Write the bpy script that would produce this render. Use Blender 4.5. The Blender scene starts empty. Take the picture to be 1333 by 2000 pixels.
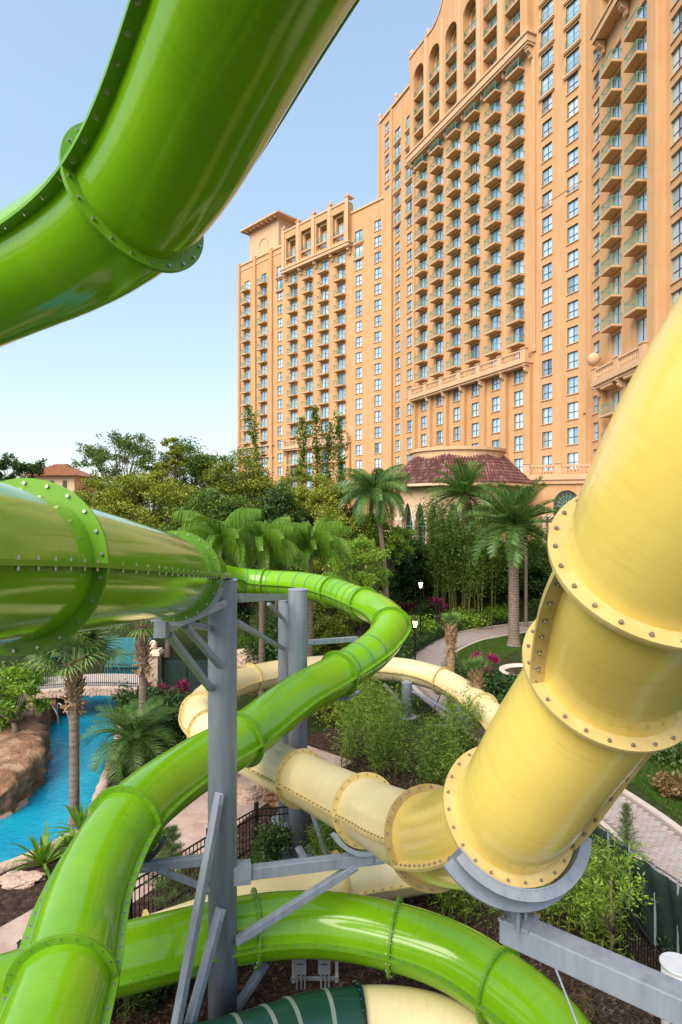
import bpy, math, random
import numpy as np
from mathutils import Vector, Matrix

# ---------------------------------------------------------------- camera, sky, sun, exposure
S = bpy.context.scene
CAMZ = 9.0            # the photographer stands on the slide tower
FPX = 1200.0          # focal length in photo pixels
cam_d = bpy.data.cameras.new('camera')
cam_d.sensor_fit = 'VERTICAL'; cam_d.sensor_height = 36.0
cam_d.lens = 36.0 * FPX / 2000.0
cam_d.clip_end = 4000.0; cam_d.clip_start = 0.05
cam = bpy.data.objects.new('camera', cam_d)
S.collection.objects.link(cam)
cam.location = (0, 0, CAMZ); cam.rotation_euler = (math.radians(90), 0, 0)
S.camera = cam

SUN_EL = math.radians(45); SUN_AZ = math.radians(216)      # azimuth clockwise from the view axis (+Y)
world = bpy.data.worlds.new('World'); S.world = world; world.use_nodes = True
wn = world.node_tree; wn.nodes.clear()
wo = wn.nodes.new('ShaderNodeOutputWorld'); wb = wn.nodes.new('ShaderNodeBackground')
sk = wn.nodes.new('ShaderNodeTexSky'); sk.sky_type = 'NISHITA'; sk.sun_disc = False
sk.sun_elevation = SUN_EL; sk.sun_rotation = SUN_AZ
sk.air_density = 1.0; sk.dust_density = 2.0; sk.ozone_density = 1.0; sk.altitude = 0
wb.inputs['Strength'].default_value = 0.15
gm = wn.nodes.new('ShaderNodeGamma'); gm.inputs['Gamma'].default_value = 0.45
hs = wn.nodes.new('ShaderNodeHueSaturation'); hs.inputs['Saturation'].default_value = 1.45
wn.links.new(sk.outputs[0], gm.inputs['Color']); wn.links.new(gm.outputs[0], hs.inputs['Color']); wn.links.new(hs.outputs[0], wb.inputs['Color']); wn.links.new(wb.outputs[0], wo.inputs['Surface'])

sun_d = bpy.data.lights.new('sun', 'SUN'); sun_d.energy = 1.4; sun_d.angle = math.radians(50)
sun_d.color = (1.0, 0.90, 0.76)
sun = bpy.data.objects.new('sun', sun_d); S.collection.objects.link(sun)
sd = Vector((math.sin(SUN_AZ) * math.cos(SUN_EL), math.cos(SUN_AZ) * math.cos(SUN_EL), math.sin(SUN_EL)))
sun.rotation_euler = (-sd).to_track_quat('-Z', 'Y').to_euler()
sun.location = sd * 200

S.render.engine = 'CYCLES'
S.view_settings.view_transform = 'Standard'; S.view_settings.look = 'None'
S.view_settings.exposure = 2.0; S.view_settings.gamma = 1.0

# ---------------------------------------------------------------- helpers
COL = S.collection
RNG = random.Random(7)
def at(px, py, d):                       # a photo pixel at a given depth -> world point
    return Vector(((px - 666.5) / FPX * d, d, CAMZ - (py - 1000.0) / FPX * d))
def atz(px, py, z=0.0):                  # a photo pixel on the level z (below the horizon)
    return at(px, py, (CAMZ - z) * FPX / (py - 1000.0))
def tag(o, label=None, cat=None, group=None, kind=None):
    if label: o['label'] = label
    if cat: o['category'] = cat
    if group: o['group'] = group
    if kind: o['kind'] = kind
    return o
def empty(name, loc=(0, 0, 0), label=None, cat=None, group=None):
    o = bpy.data.objects.new(name, None); COL.objects.link(o)
    o.location = loc; o.empty_display_size = 0.3
    return tag(o, label, cat, group)
def link(name, me, parent=None, loc=None, rot=None):
    o = bpy.data.objects.new(name, me); COL.objects.link(o)
    if parent is not None: o.parent = parent
    if loc is not None: o.location = loc
    if rot is not None: o.rotation_euler = rot
    return o

class MB:
    """collects polygons; world coordinates minus an origin"""
    def __init__(s, origin=(0, 0, 0)):
        s.v = []; s.f = []; s.m = []; s.o = Vector(origin)
    def add(s, vs, fs, mi=0):
        b = len(s.v)
        s.v += [tuple(Vector(p) - s.o) for p in vs]
        s.f += [tuple(b + i for i in f) for f in fs]; s.m += [mi] * len(fs)
    def box(s, x0, x1, y0, y1, z0, z1, mi=0):
        vs = [(x0,y0,z0),(x1,y0,z0),(x1,y1,z0),(x0,y1,z0),(x0,y0,z1),(x1,y0,z1),(x1,y1,z1),(x0,y1,z1)]
        s.add(vs, [(0,3,2,1),(4,5,6,7),(0,1,5,4),(1,2,6,5),(2,3,7,6),(3,0,4,7)], mi)
    def bar(s, a, b, w, h, up=(0, 0, 1), mi=0):       # box beam from a to b
        a = Vector(a); b = Vector(b); t = (b - a).normalized(); up = Vector(up)
        if abs(t.dot(up)) > 0.98: up = Vector((0, 1, 0))
        r = t.cross(up).normalized(); u = r.cross(t).normalized()
        vs = []
        for p in (a, b):
            for sx, sy in ((-1,-1),(1,-1),(1,1),(-1,1)): vs.append(p + r * sx * w / 2 + u * sy * h / 2)
        s.add(vs, [(3,2,1,0),(4,5,6,7),(0,1,5,4),(1,2,6,5),(2,3,7,6),(3,0,4,7)], mi)
    def tube(s, pts, rad, n=8, cap=True, mi=0):
        pts = [Vector(p) for p in pts]
        if not hasattr(rad, '__len__'): rad = [rad] * len(pts)
        vs = []; u0 = Vector((0.31, 0.2, 0.93))
        for i, p in enumerate(pts):
            t = (pts[min(i+1, len(pts)-1)] - pts[max(i-1, 0)]).normalized()
            a = t.cross(u0)
            if a.length < 0.05: a = t.cross(Vector((1, 0, 0)))
            a.normalize(); b = t.cross(a)
            for k in range(n):
                c = 2 * math.pi * k / n
                vs.append(p + (a * math.cos(c) + b * math.sin(c)) * rad[i])
        fs = []
        for i in range(len(pts) - 1):
            for k in range(n):
                k2 = (k + 1) % n
                fs.append((i*n+k, i*n+k2, (i+1)*n+k2, (i+1)*n+k))
        if cap:
            fs.append(tuple(range(n))[::-1]); fs.append(tuple(range((len(pts)-1)*n, len(pts)*n)))
        s.add(vs, fs, mi)
    def lathe(s, prof, c=(0, 0, 0), n=16, mi=0):       # prof: (r,z)
        c = Vector(c); vs = []
        for r, z in prof:
            for k in range(n):
                a = 2 * math.pi * k / n
                vs.append(c + Vector((r * math.cos(a), r * math.sin(a), z)))
        fs = [(i*n+k, i*n+(k+1)%n, (i+1)*n+(k+1)%n, (i+1)*n+k) for i in range(len(prof)-1) for k in range(n)]
        fs.append(tuple(range(n))[::-1]); fs.append(tuple(range((len(prof)-1)*n, len(prof)*n)))
        s.add(vs, fs, mi)
    def prism(s, poly, z0, z1, mi=0):                  # poly: xy list, ccw
        n = len(poly); vs = [(p[0], p[1], z0) for p in poly] + [(p[0], p[1], z1) for p in poly]
        s.add(vs, [tuple(range(n))[::-1], tuple(range(n, 2*n))] + [(i, (i+1)%n, n+(i+1)%n, n+i) for i in range(n)], mi)
    def mesh(s, name, mats, smooth=False):
        me = bpy.data.meshes.new(name); me.from_pydata(s.v, [], s.f)
        for m in (mats if isinstance(mats, (list, tuple)) else [mats]): me.materials.append(m)
        if any(s.m): me.polygons.foreach_set('material_index', s.m)
        if smooth: me.polygons.foreach_set('use_smooth', [True] * len(me.polygons))
        me.update(); return me
    def build(s, name, mats, parent=None, smooth=False, loc=None, rot=None):
        return link(name, s.mesh(name, mats, smooth), parent, loc, rot)

def quads_mesh(name, Q, mat):             # Q: (N,4,3) numpy
    n = len(Q); me = bpy.data.meshes.new(name)
    me.vertices.add(n * 4); me.vertices.foreach_set('co', np.asarray(Q, np.float32).ravel())
    me.loops.add(n * 4); me.loops.foreach_set('vertex_index', np.arange(n * 4, dtype=np.int32))
    me.polygons.add(n); me.polygons.foreach_set('loop_start', np.arange(0, n * 4, 4, dtype=np.int32))
    me.polygons.foreach_set('loop_total', np.full(n, 4, np.int32))
    me.materials.append(mat); me.update(calc_edges=True); return me

# ---------------------------------------------------------------- materials
def new_mat(name):
    m = bpy.data.materials.new(name); m.use_nodes = True
    nt = m.node_tree; return m, nt, nt.nodes['Principled BSDF'], nt.nodes['Material Output']
def N(nt, t, **kw):
    n = nt.nodes.new(t)
    for k, v in kw.items():
        if k in n.inputs: n.inputs[k].default_value = v
        else: setattr(n, k, v)
    return n
def ramp(nt, fac, stops):
    r = nt.nodes.new('ShaderNodeValToRGB'); e = r.color_ramp.elements
    while len(e) < len(stops): e.new(0.5)
    for i, (p, c) in enumerate(stops): e[i].position = p; e[i].color = (*c, 1)
    nt.links.new(fac, r.inputs[0]); return r
def noisy(name, c1, c2, scale=4.0, rough=0.8, bump=0.0, bscale=30.0, spec=0.3, coat=0.0, stops=None, metallic=0.0, detail=6.0, stretch=None, rrand=0.0, bdist=0.02):
    m, nt, p, out = new_mat(name)
    tc = nt.nodes.new('ShaderNodeTexCoord'); vec = tc.outputs['Object']
    if stretch:
        mp = nt.nodes.new('ShaderNodeMapping'); mp.inputs['Scale'].default_value = stretch
        nt.links.new(vec, mp.inputs['Vector']); vec = mp.outputs[0]
    nz = N(nt, 'ShaderNodeTexNoise', Scale=scale, Detail=detail, Roughness=0.62); nt.links.new(vec, nz.inputs['Vector'])
    r = ramp(nt, nz.outputs['Fac'], stops or [(0.3, c1), (0.7, c2)])
    nt.links.new(r.outputs[0], p.inputs['Base Color'])
    p.inputs['Roughness'].default_value = rough; p.inputs['Specular IOR Level'].default_value = spec
    p.inputs['Coat Weight'].default_value = coat; p.inputs['Coat Roughness'].default_value = 0.06
    p.inputs['Metallic'].default_value = metallic
    if rrand:
        mr = N(nt, 'ShaderNodeMapRange'); mr.inputs[3].default_value = max(0.02, rough - rrand); mr.inputs[4].default_value = rough + rrand
        n3 = N(nt, 'ShaderNodeTexNoise', Scale=scale * 1.7, Detail=5.0); nt.links.new(vec, n3.inputs['Vector'])
        nt.links.new(n3.outputs['Fac'], mr.inputs[0]); nt.links.new(mr.outputs[0], p.inputs['Roughness'])
    if bump:
        n2 = N(nt, 'ShaderNodeTexNoise', Scale=bscale, Detail=4.0); nt.links.new(vec, n2.inputs['Vector'])
        b = N(nt, 'ShaderNodeBump', Strength=bump, Distance=bdist); nt.links.new(n2.outputs['Fac'], b.inputs['Height'])
        nt.links.new(b.outputs[0], p.inputs['Normal'])
    return m
def leafy(name, stops, transl=0.3, rough=0.45):
    m, nt, p, out = new_mat(name)
    g = nt.nodes.new('ShaderNodeNewGeometry'); oi = nt.nodes.new('ShaderNodeObjectInfo')
    mx = N(nt, 'ShaderNodeMath', operation='MULTIPLY_ADD'); mx.inputs[1].default_value = 0.75; 
    m2 = N(nt, 'ShaderNodeMath', operation='MULTIPLY'); m2.inputs[1].default_value = 0.25
    nt.links.new(oi.outputs['Random'], m2.inputs[0]); nt.links.new(g.outputs['Random Per Island'], mx.inputs[0]); nt.links.new(m2.outputs[0], mx.inputs[2])
    r = ramp(nt, mx.outputs[0], stops)
    nt.links.new(r.outputs[0], p.inputs['Base Color']); p.inputs['Roughness'].default_value = rough
    p.inputs['Specular IOR Level'].default_value = 0.35
    tr = nt.nodes.new('ShaderNodeBsdfTranslucent'); nt.links.new(r.outputs[0], tr.inputs['Color'])
    ms = nt.nodes.new('ShaderNodeMixShader'); ms.inputs[0].default_value = transl
    nt.links.new(p.outputs[0], ms.inputs[1]); nt.links.new(tr.outputs[0], ms.inputs[2]); nt.links.new(ms.outputs[0], out.inputs['Surface'])
    return m
def gelcoat(name, c1, c2, c3, rough=0.16, coat=0.3):
    m, nt, p, out = new_mat(name)
    tc = nt.nodes.new('ShaderNodeTexCoord')
    nz = N(nt, 'ShaderNodeTexNoise', Scale=0.9, Detail=5.0, Roughness=0.6); nt.links.new(tc.outputs['Object'], nz.inputs['Vector'])
    r = ramp(nt, nz.outputs['Fac'], [(0.3, c1), (0.55, c2), (0.75, c3)])
    uv = nt.nodes.new('ShaderNodeUVMap'); mp = nt.nodes.new('ShaderNodeMapping'); mp.inputs['Scale'].default_value = (0.8, 14.0, 1.0)
    nt.links.new(uv.outputs[0], mp.inputs['Vector'])
    ns = N(nt, 'ShaderNodeTexNoise', Scale=3.0, Detail=6.0, Roughness=0.7); nt.links.new(mp.outputs[0], ns.inputs['Vector'])
    rs = ramp(nt, ns.outputs['Fac'], [(0.35, (0.98, 0.98, 0.975)), (0.62, (1, 1, 1))])
    mul = N(nt, 'ShaderNodeMixRGB', blend_type='MULTIPLY'); mul.inputs[0].default_value = 1.0
    nt.links.new(r.outputs[0], mul.inputs[1]); nt.links.new(rs.outputs[0], mul.inputs[2])
    mp2 = nt.nodes.new('ShaderNodeMapping'); mp2.inputs['Scale'].default_value = (9.0, 2.2, 1.0); nt.links.new(uv.outputs[0], mp2.inputs['Vector'])
    nd = N(nt, 'ShaderNodeTexNoise', Scale=1.6, Detail=7.0, Roughness=0.7); nt.links.new(mp2.outputs[0], nd.inputs['Vector'])
    rd = ramp(nt, nd.outputs['Fac'], [(0.52, (1, 1, 1)), (0.72, (0.84, 0.82, 0.78))])
    mu2 = N(nt, 'ShaderNodeMixRGB', blend_type='MULTIPLY'); mu2.inputs[0].default_value = 0.8
    nt.links.new(mul.outputs[0], mu2.inputs[1]); nt.links.new(rd.outputs[0], mu2.inputs[2]); nt.links.new(mu2.outputs[0], p.inputs['Base Color'])
    mr = N(nt, 'ShaderNodeMapRange'); mr.inputs[3].default_value = rough * 0.7; mr.inputs[4].default_value = rough * 1.9
    nt.links.new(nd.outputs['Fac'], mr.inputs[0]); nt.links.new(mr.outputs[0], p.inputs['Roughness'])
    p.inputs['Coat Weight'].default_value = coat; p.inputs['Coat Roughness'].default_value = 0.1
    p.inputs['Specular IOR Level'].default_value = 0.4
    nb = N(nt, 'ShaderNodeTexNoise', Scale=2.2, Detail=3.0); nt.links.new(tc.outputs['Object'], nb.inputs['Vector'])
    b = N(nt, 'ShaderNodeBump', Strength=0.05, Distance=0.05); nt.links.new(nb.outputs['Fac'], b.inputs['Height'])
    nt.links.new(b.outputs[0], p.inputs['Normal']); nt.links.new(b.outputs[0], p.inputs['Coat Normal'])
    return m
def glass_mat(name, c1, c2, metal=0.42):
    m, nt, p, out = new_mat(name)
    oi = nt.nodes.new('ShaderNodeObjectInfo')
    r = ramp(nt, oi.outputs['Random'], [(0.0, c1), (0.3, c2), (0.5, (0.30, 0.42, 0.58)), (0.62, c2), (0.76, (0.80, 0.83, 0.84)), (0.82, (0.16, 0.21, 0.27)), (0.92, c1), (1.0, c2)])
    nt.links.new(r.outputs[0], p.inputs['Base Color'])
    p.inputs['Metallic'].default_value = metal; p.inputs['Roughness'].default_value = 0.06
    tc = nt.nodes.new('ShaderNodeTexCoord')
    nb = N(nt, 'ShaderNodeTexNoise', Scale=1.3, Detail=2.0); nt.links.new(tc.outputs['Object'], nb.inputs['Vector'])
    b = N(nt, 'ShaderNodeBump', Strength=0.08, Distance=0.05); nt.links.new(nb.outputs['Fac'], b.inputs['Height']); nt.links.new(b.outputs[0], p.inputs['Normal'])
    return m

M = {}
M['green'] = gelcoat('green_gelcoat', (0.13, 0.335, 0.006), (0.17, 0.385, 0.007), (0.21, 0.42, 0.010), 0.10, coat=0.22)
M['green_flange'] = noisy('green_flange', (0.10, 0.27, 0.010), (0.15, 0.33, 0.014), 3, 0.35, spec=0.4)
M['yellow'] = gelcoat('yellow_gelcoat', (0.86, 0.635, 0.145), (0.88, 0.66, 0.165), (0.89, 0.68, 0.19), 0.24, coat=0.6)
M['yellow_flange'] = noisy('yellow_flange', (0.52, 0.39, 0.14), (0.64, 0.50, 0.21), 5, 0.45, spec=0.35)
M['cream'] = gelcoat('cream_gelcoat', (0.74, 0.61, 0.32), (0.77, 0.65, 0.36), (0.79, 0.68, 0.40), 0.34)
M['darktube'] = gelcoat('dark_green_gelcoat', (0.008, 0.05, 0.035), (0.01, 0.06, 0.04), (0.015, 0.07, 0.05))
M['stripe'] = noisy('grey_band', (0.06, 0.22, 0.06), (0.09, 0.27, 0.08), 4, 0.3)
M['palestripe'] = noisy('pale_band', (0.16, 0.22, 0.18), (0.24, 0.29, 0.25), 4, 0.4)
M['bolt'] = noisy('zinc_bolt', (0.35, 0.33, 0.30), (0.55, 0.53, 0.5), 60, 0.35, metallic=0.9)
M['rustbolt'] = noisy('weathered_bolt', (0.16, 0.13, 0.10), (0.36, 0.32, 0.28), 60, 0.5, metallic=0.6)
M['steel'] = noisy('grey_paint_steel', (0.20, 0.235, 0.295), (0.26, 0.295, 0.355), 3.0, 0.42, bump=0.05, bscale=40, spec=0.4, rrand=0.12, stretch=(2.5, 2.5, 0.35), detail=10, stops=[(0.25, (0.155, 0.18, 0.22)), (0.45, (0.215, 0.25, 0.31)), (0.62, (0.25, 0.285, 0.345)), (0.8, (0.30, 0.33, 0.375))])
M['galv'] = noisy('galvanised_steel', (0.28, 0.325, 0.395), (0.38, 0.42, 0.49), 5, 0.45, metallic=0.25, rrand=0.12)
M['darksteel'] = noisy('dark_steel', (0.05, 0.055, 0.06), (0.08, 0.085, 0.09), 5, 0.5)
M['stucco'] = noisy('apricot_stucco', (0.535, 0.325, 0.168), (0.595, 0.365, 0.195), 0.35, 0.9, bump=0.12, bscale=14, spec=0.15, detail=8)
_nt = M['stucco'].node_tree; _p = _nt.nodes['Principled BSDF']          # rain streaks on the render
_src = _p.inputs['Base Color'].links[0].from_socket; _tc = _nt.nodes.new('ShaderNodeTexCoord'); _mp = _nt.nodes.new('ShaderNodeMapping'); _mp.inputs['Scale'].default_value = (1.6, 1.6, 0.07)
_nt.links.new(_tc.outputs['Object'], _mp.inputs['Vector']); _nz = N(_nt, 'ShaderNodeTexNoise', Scale=1.0, Detail=8.0, Roughness=0.7); _nt.links.new(_mp.outputs[0], _nz.inputs['Vector'])
_rp = ramp(_nt, _nz.outputs['Fac'], [(0.42, (0.86, 0.83, 0.80)), (0.6, (1, 1, 1))]); _mx = N(_nt, 'ShaderNodeMixRGB', blend_type='MULTIPLY'); _mx.inputs[0].default_value = 0.75
_nt.links.new(_src, _mx.inputs[1]); _nt.links.new(_rp.outputs[0], _mx.inputs[2]); _nt.links.new(_mx.outputs[0], _p.inputs['Base Color'])
M['trim'] = noisy('peach_trim', (0.57, 0.37, 0.23), (0.62, 0.41, 0.26), 0.8, 0.85, bump=0.08, bscale=12, spec=0.15)
M['soffit'] = noisy('slab_stucco', (0.52, 0.31, 0.15), (0.58, 0.35, 0.17), 1, 0.9, spec=0.1)
M['teal'] = noisy('verdigris_paint', (0.09, 0.27, 0.225), (0.14, 0.36, 0.30), 4, 0.5)
M['sash'] = noisy('window_sash', (0.20, 0.32, 0.32), (0.28, 0.40, 0.40), 4, 0.5)
M['mullion'] = noisy('dark_mullion', (0.03, 0.04, 0.05), (0.05, 0.06, 0.07), 4, 0.4)
M['glass'] = glass_mat('window_glass', (0.40, 0.62, 0.84), (0.58, 0.78, 0.95))
M['darkglass'] = noisy('dark_glass', (0.015, 0.02, 0.022), (0.03, 0.035, 0.035), 1, 0.06, spec=0.8)
M['rooftile'] = leafy('red_roof_tile', [(0.0, (0.07, 0.025, 0.025)), (0.6, (0.14, 0.055, 0.05)), (0.9, (0.22, 0.12, 0.11)), (1.0, (0.42, 0.32, 0.30))], 0.0, 0.75)
M['terracotta'] = noisy('terracotta_tile', (0.26, 0.10, 0.05), (0.42, 0.19, 0.10), 3, 0.8)
M['cream_wall'] = noisy('cream_stucco', (0.62, 0.44, 0.28), (0.68, 0.50, 0.33), 0.8, 0.9, spec=0.1)
M['stone'] = noisy('cast_stone', (0.62, 0.50, 0.40), (0.72, 0.60, 0.50), 3, 0.85, bump=0.1, bscale=25)
M['mulch'] = noisy('mulch', (0.025, 0.015, 0.011), (0.075, 0.045, 0.033), 6, 0.95, bump=0.9, bscale=22, spec=0.1, detail=10, stops=[(0.32, (0.02, 0.013, 0.010)), (0.5, (0.055, 0.034, 0.026)), (0.72, (0.12, 0.08, 0.06))], bdist=0.06)
M['soil'] = noisy('garden_soil', (0.02, 0.015, 0.011), (0.05, 0.035, 0.02), 2.5, 0.95, bump=0.6, bscale=18, spec=0.1, stops=[(0.3, (0.016, 0.028, 0.008)), (0.55, (0.035, 0.05, 0.016)), (0.75, (0.07, 0.075, 0.03))], bdist=0.05)
M['lawn'] = noisy('lawn_base', (0.035, 0.085, 0.01), (0.06, 0.12, 0.018), 6, 0.9, bump=0.7, bscale=60)
M['pink'] = noisy('pink_concrete', (0.34, 0.24, 0.20), (0.46, 0.35, 0.30), 1.8, 0.85, bump=0.2, bscale=40, detail=10, stops=[(0.3, (0.30, 0.20, 0.165)), (0.5, (0.42, 0.31, 0.27)), (0.7, (0.52, 0.42, 0.37))])
M['paver'] = noisy('paver', (0.30, 0.22, 0.20), (0.44, 0.36, 0.33), 3.0, 0.85, bump=0.25, bscale=50)
M['joint'] = noisy('paver_joint', (0.18, 0.15, 0.135), (0.24, 0.205, 0.185), 6, 0.95)
M['kerb'] = noisy('kerb_concrete', (0.42, 0.37, 0.33), (0.52, 0.47, 0.42), 4, 0.85, bump=0.2, bscale=50)
M['rock'] = noisy('river_rock', (0.16, 0.085, 0.05), (0.36, 0.22, 0.14), 1.6, 0.85, bump=0.8, bscale=7, detail=12, stops=[(0.28, (0.09, 0.05, 0.03)), (0.5, (0.24, 0.13, 0.075)), (0.7, (0.42, 0.29, 0.19))], bdist=0.1)
M['palerock'] = noisy('pale_rock', (0.40, 0.28, 0.22), (0.55, 0.42, 0.34), 1.5, 0.85, bump=0.7, bscale=8, bdist=0.08)
M['iron'] = noisy('black_iron', (0.008, 0.008, 0.009), (0.015, 0.015, 0.016), 8, 0.4)
M['screen'] = noisy('green_screen_fabric', (0.008, 0.022, 0.018), (0.016, 0.035, 0.03), 7, 0.8, bump=0.5, bscale=6)
M['bark'] = noisy('bark', (0.07, 0.05, 0.035), (0.16, 0.12, 0.085), 6, 0.9, bump=0.7, bscale=14, stretch=(1, 1, 0.25))
M['palmbark'] = noisy('palm_bark', (0.12, 0.09, 0.07), (0.25, 0.20, 0.16), 5, 0.9, bump=0.6, bscale=16, stretch=(1, 1, 3.0))
M['boots'] = noisy('palm_boots', (0.16, 0.09, 0.045), (0.40, 0.27, 0.16), 7, 0.85)
M['cane'] = noisy('bamboo_cane', (0.07, 0.085, 0.02), (0.14, 0.15, 0.045), 5, 0.5)
M['lamp_glow'], _nt, _p, _o = new_mat('lamp_glow')
_p.inputs['Base Color'].default_value = (1, 0.85, 0.6, 1); _p.inputs['Emission Color'].default_value = (1.0, 0.78, 0.45, 1); _p.inputs['Emission Strength'].default_value = 1.3
M['whitebox'] = noisy('pale_grey_paint', (0.5, 0.52, 0.54), (0.62, 0.64, 0.66), 5, 0.5)
M['boxgrey'] = noisy('enclosure_grey', (0.22, 0.25, 0.29), (0.30, 0.33, 0.37), 5, 0.5)
M['notice'] = noisy('yellow_sticker', (0.75, 0.65, 0.08), (0.8, 0.7, 0.1), 5, 0.5)
M['oak'] = leafy('oak_leaf', [(0.0, (0.046, 0.089, 0.013)), (0.5, (0.090, 0.168, 0.021)), (1.0, (0.193, 0.273, 0.037))])
M['olive'] = leafy('olive_leaf', [(0.0, (0.102, 0.136, 0.016)), (0.5, (0.203, 0.261, 0.026)), (1.0, (0.385, 0.398, 0.046))])
M['lime'] = leafy('lime_leaf', [(0.0, (0.085, 0.182, 0.015)), (0.5, (0.169, 0.328, 0.025)), (1.0, (0.372, 0.510, 0.063))])
M['deep'] = leafy('deep_leaf', [(0.0, (0.019, 0.048, 0.012)), (0.5, (0.040, 0.097, 0.018)), (1.0, (0.094, 0.177, 0.036))])
M['palm'] = leafy('palm_leaf', [(0.0, (0.043, 0.109, 0.023)), (0.5, (0.085, 0.182, 0.037)), (1.0, (0.169, 0.291, 0.063))], 0.25, 0.35)
M['queen'] = leafy('queen_palm_leaf', [(0.0, (0.06, 0.17, 0.010)), (0.5, (0.12, 0.27, 0.018)), (1.0, (0.21, 0.36, 0.04))], 0.3, 0.35)
M['sabal'] = leafy('sabal_leaf', [(0.0, (0.07, 0.15, 0.03)), (0.5, (0.14, 0.25, 0.06)), (1.0, (0.24, 0.36, 0.11))], 0.25, 0.4)
M['bamboo'] = leafy('bamboo_leaf', [(0.0, (0.085, 0.182, 0.018)), (0.5, (0.169, 0.309, 0.032)), (1.0, (0.338, 0.455, 0.076))], 0.35)
M['magenta'] = leafy('cordyline_leaf', [(0.0, (0.10, 0.004, 0.03)), (0.5, (0.28, 0.012, 0.09)), (1.0, (0.50, 0.04, 0.20))], 0.3)
M['maroon'] = leafy('maroon_leaf', [(0.0, (0.06, 0.005, 0.03)), (0.5, (0.16, 0.012, 0.07)), (1.0, (0.32, 0.03, 0.14))], 0.3)
M['needle'] = leafy('pine_needle', [(0.0, (0.039, 0.084, 0.023)), (0.5, (0.078, 0.140, 0.034)), (1.0, (0.156, 0.224, 0.069))], 0.15)
M['grass'] = leafy('grass_blade', [(0.0, (0.03, 0.08, 0.008)), (0.5, (0.06, 0.13, 0.014)), (1.0, (0.12, 0.18, 0.03))], 0.25)
M['chip'] = leafy('mulch_chip', [(0.0, (0.02, 0.012, 0.009)), (0.6, (0.07, 0.045, 0.033)), (1.0, (0.17, 0.12, 0.09))], 0.0, 0.9)
M['straw'] = leafy('dry_leaf', [(0.0, (0.10, 0.06, 0.02)), (0.5, (0.20, 0.13, 0.05)), (1.0, (0.3, 0.22, 0.1))], 0.2)
M['water'], nt, p, _o = new_mat('pool_water')
tc = nt.nodes.new('ShaderNodeTexCoord'); nz = N(nt, 'ShaderNodeTexNoise', Scale=0.35, Detail=3.0); nt.links.new(tc.outputs['Object'], nz.inputs['Vector'])
r = ramp(nt, nz.outputs['Fac'], [(0.3, (0.0, 0.19, 0.33)), (0.7, (0.005, 0.30, 0.44))]); nt.links.new(r.outputs[0], p.inputs['Base Color'])
p.inputs['Roughness'].default_value = 0.06; p.inputs['Specular IOR Level'].default_value = 0.4
nb = N(nt, 'ShaderNodeTexNoise', Scale=5.0, Detail=4.0, Distortion=0.8); nt.links.new(tc.outputs['Object'], nb.inputs['Vector'])
b = N(nt, 'ShaderNodeBump', Strength=0.55, Distance=0.06); nt.links.new(nb.outputs['Fac'], b.inputs['Height']); nt.links.new(b.outputs[0], p.inputs['Normal'])

# ---------------------------------------------------------------- ground, paths, river
def sheet(name, poly, z, mat, kind='structure', th=None):
    mb = MB()
    if th: mb.prism(poly, z - th, z)
    else: mb.add([(p[0], p[1], z) for p in poly], [tuple(range(len(poly)))])
    o = mb.build(name, mat); o['kind'] = kind; return o
def ccw(poly):
    a = sum(poly[i][0]*poly[(i+1)%len(poly)][1] - poly[(i+1)%len(poly)][0]*poly[i][1] for i in range(len(poly)))
    return poly if a > 0 else poly[::-1]
def smooth2(pts, n=8):
    pts = [Vector(p) for p in pts]; out = []
    for i in range(len(pts) - 1):
        p0 = pts[max(i-1, 0)]; p1 = pts[i]; p2 = pts[i+1]; p3 = pts[min(i+2, len(pts)-1)]
        for k in range(n):
            t = k / n
            out.append(0.5 * ((2*p1) + (p2-p0)*t + (2*p0-5*p1+4*p2-p3)*t*t + (3*p1-p0-3*p2+p3)*t**3))
    out.append(pts[-1]); return out
def ribbon(pts, w):                       # centre line -> left and right rails
    L, R = [], []
    for i, p in enumerate(pts):
        t = (pts[min(i+1, len(pts)-1)] - pts[max(i-1, 0)]); t.z = 0; t.normalize()
        nrm = Vector((-t.y, t.x, 0)); ww = w[i] if hasattr(w, '__len__') else w
        L.append(p + nrm * ww / 2); R.append(p - nrm * ww / 2)
    return L, R
def ribbon_sheet(name, L, R, z, mat, kind='structure'):
    mb = MB(); n = len(L)
    mb.add([(p.x, p.y, z) for p in L] + [(p.x, p.y, z) for p in R], [(i, n+i, n+i+1, i+1) for i in range(n-1)])
    o = mb.build(name, mat)
    if kind: o['kind'] = kind
    return o
def kerb(name, rail, w, h, mat, parent=None):
    mb = MB(); L, R = ribbon(rail, w); n = len(rail); vs = []
    for i in range(n): vs += [(L[i].x, L[i].y, -0.05), (L[i].x, L[i].y, h), (R[i].x, R[i].y, h), (R[i].x, R[i].y, -0.05)]
    fs = []
    for i in range(n-1):
        a = i*4; b = a+4
        fs += [(a, a+1, b+1, b), (a+1, a+2, b+2, b+1), (a+2, a+3, b+3, b+2)]
    mb.add(vs, fs); return mb.build(name, mat, parent)

g = MB(); g.add([(-2000,-600,0),(2000,-600,0),(2000,3000,0),(-2000,3000,0)], [(0,1,2,3)])
o = g.build('ground', M['soil']); o['kind'] = 'structure'
mulch_poly = ccw([(-14, 3), (7, 3), (9, 12), (6.5, 24), (0, 26), (-3, 23), (-6, 20.5), (-12, 18.5), (-16, 12)])
sheet('mulch_bed', mulch_poly, 0.004, M['mulch'])

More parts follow.
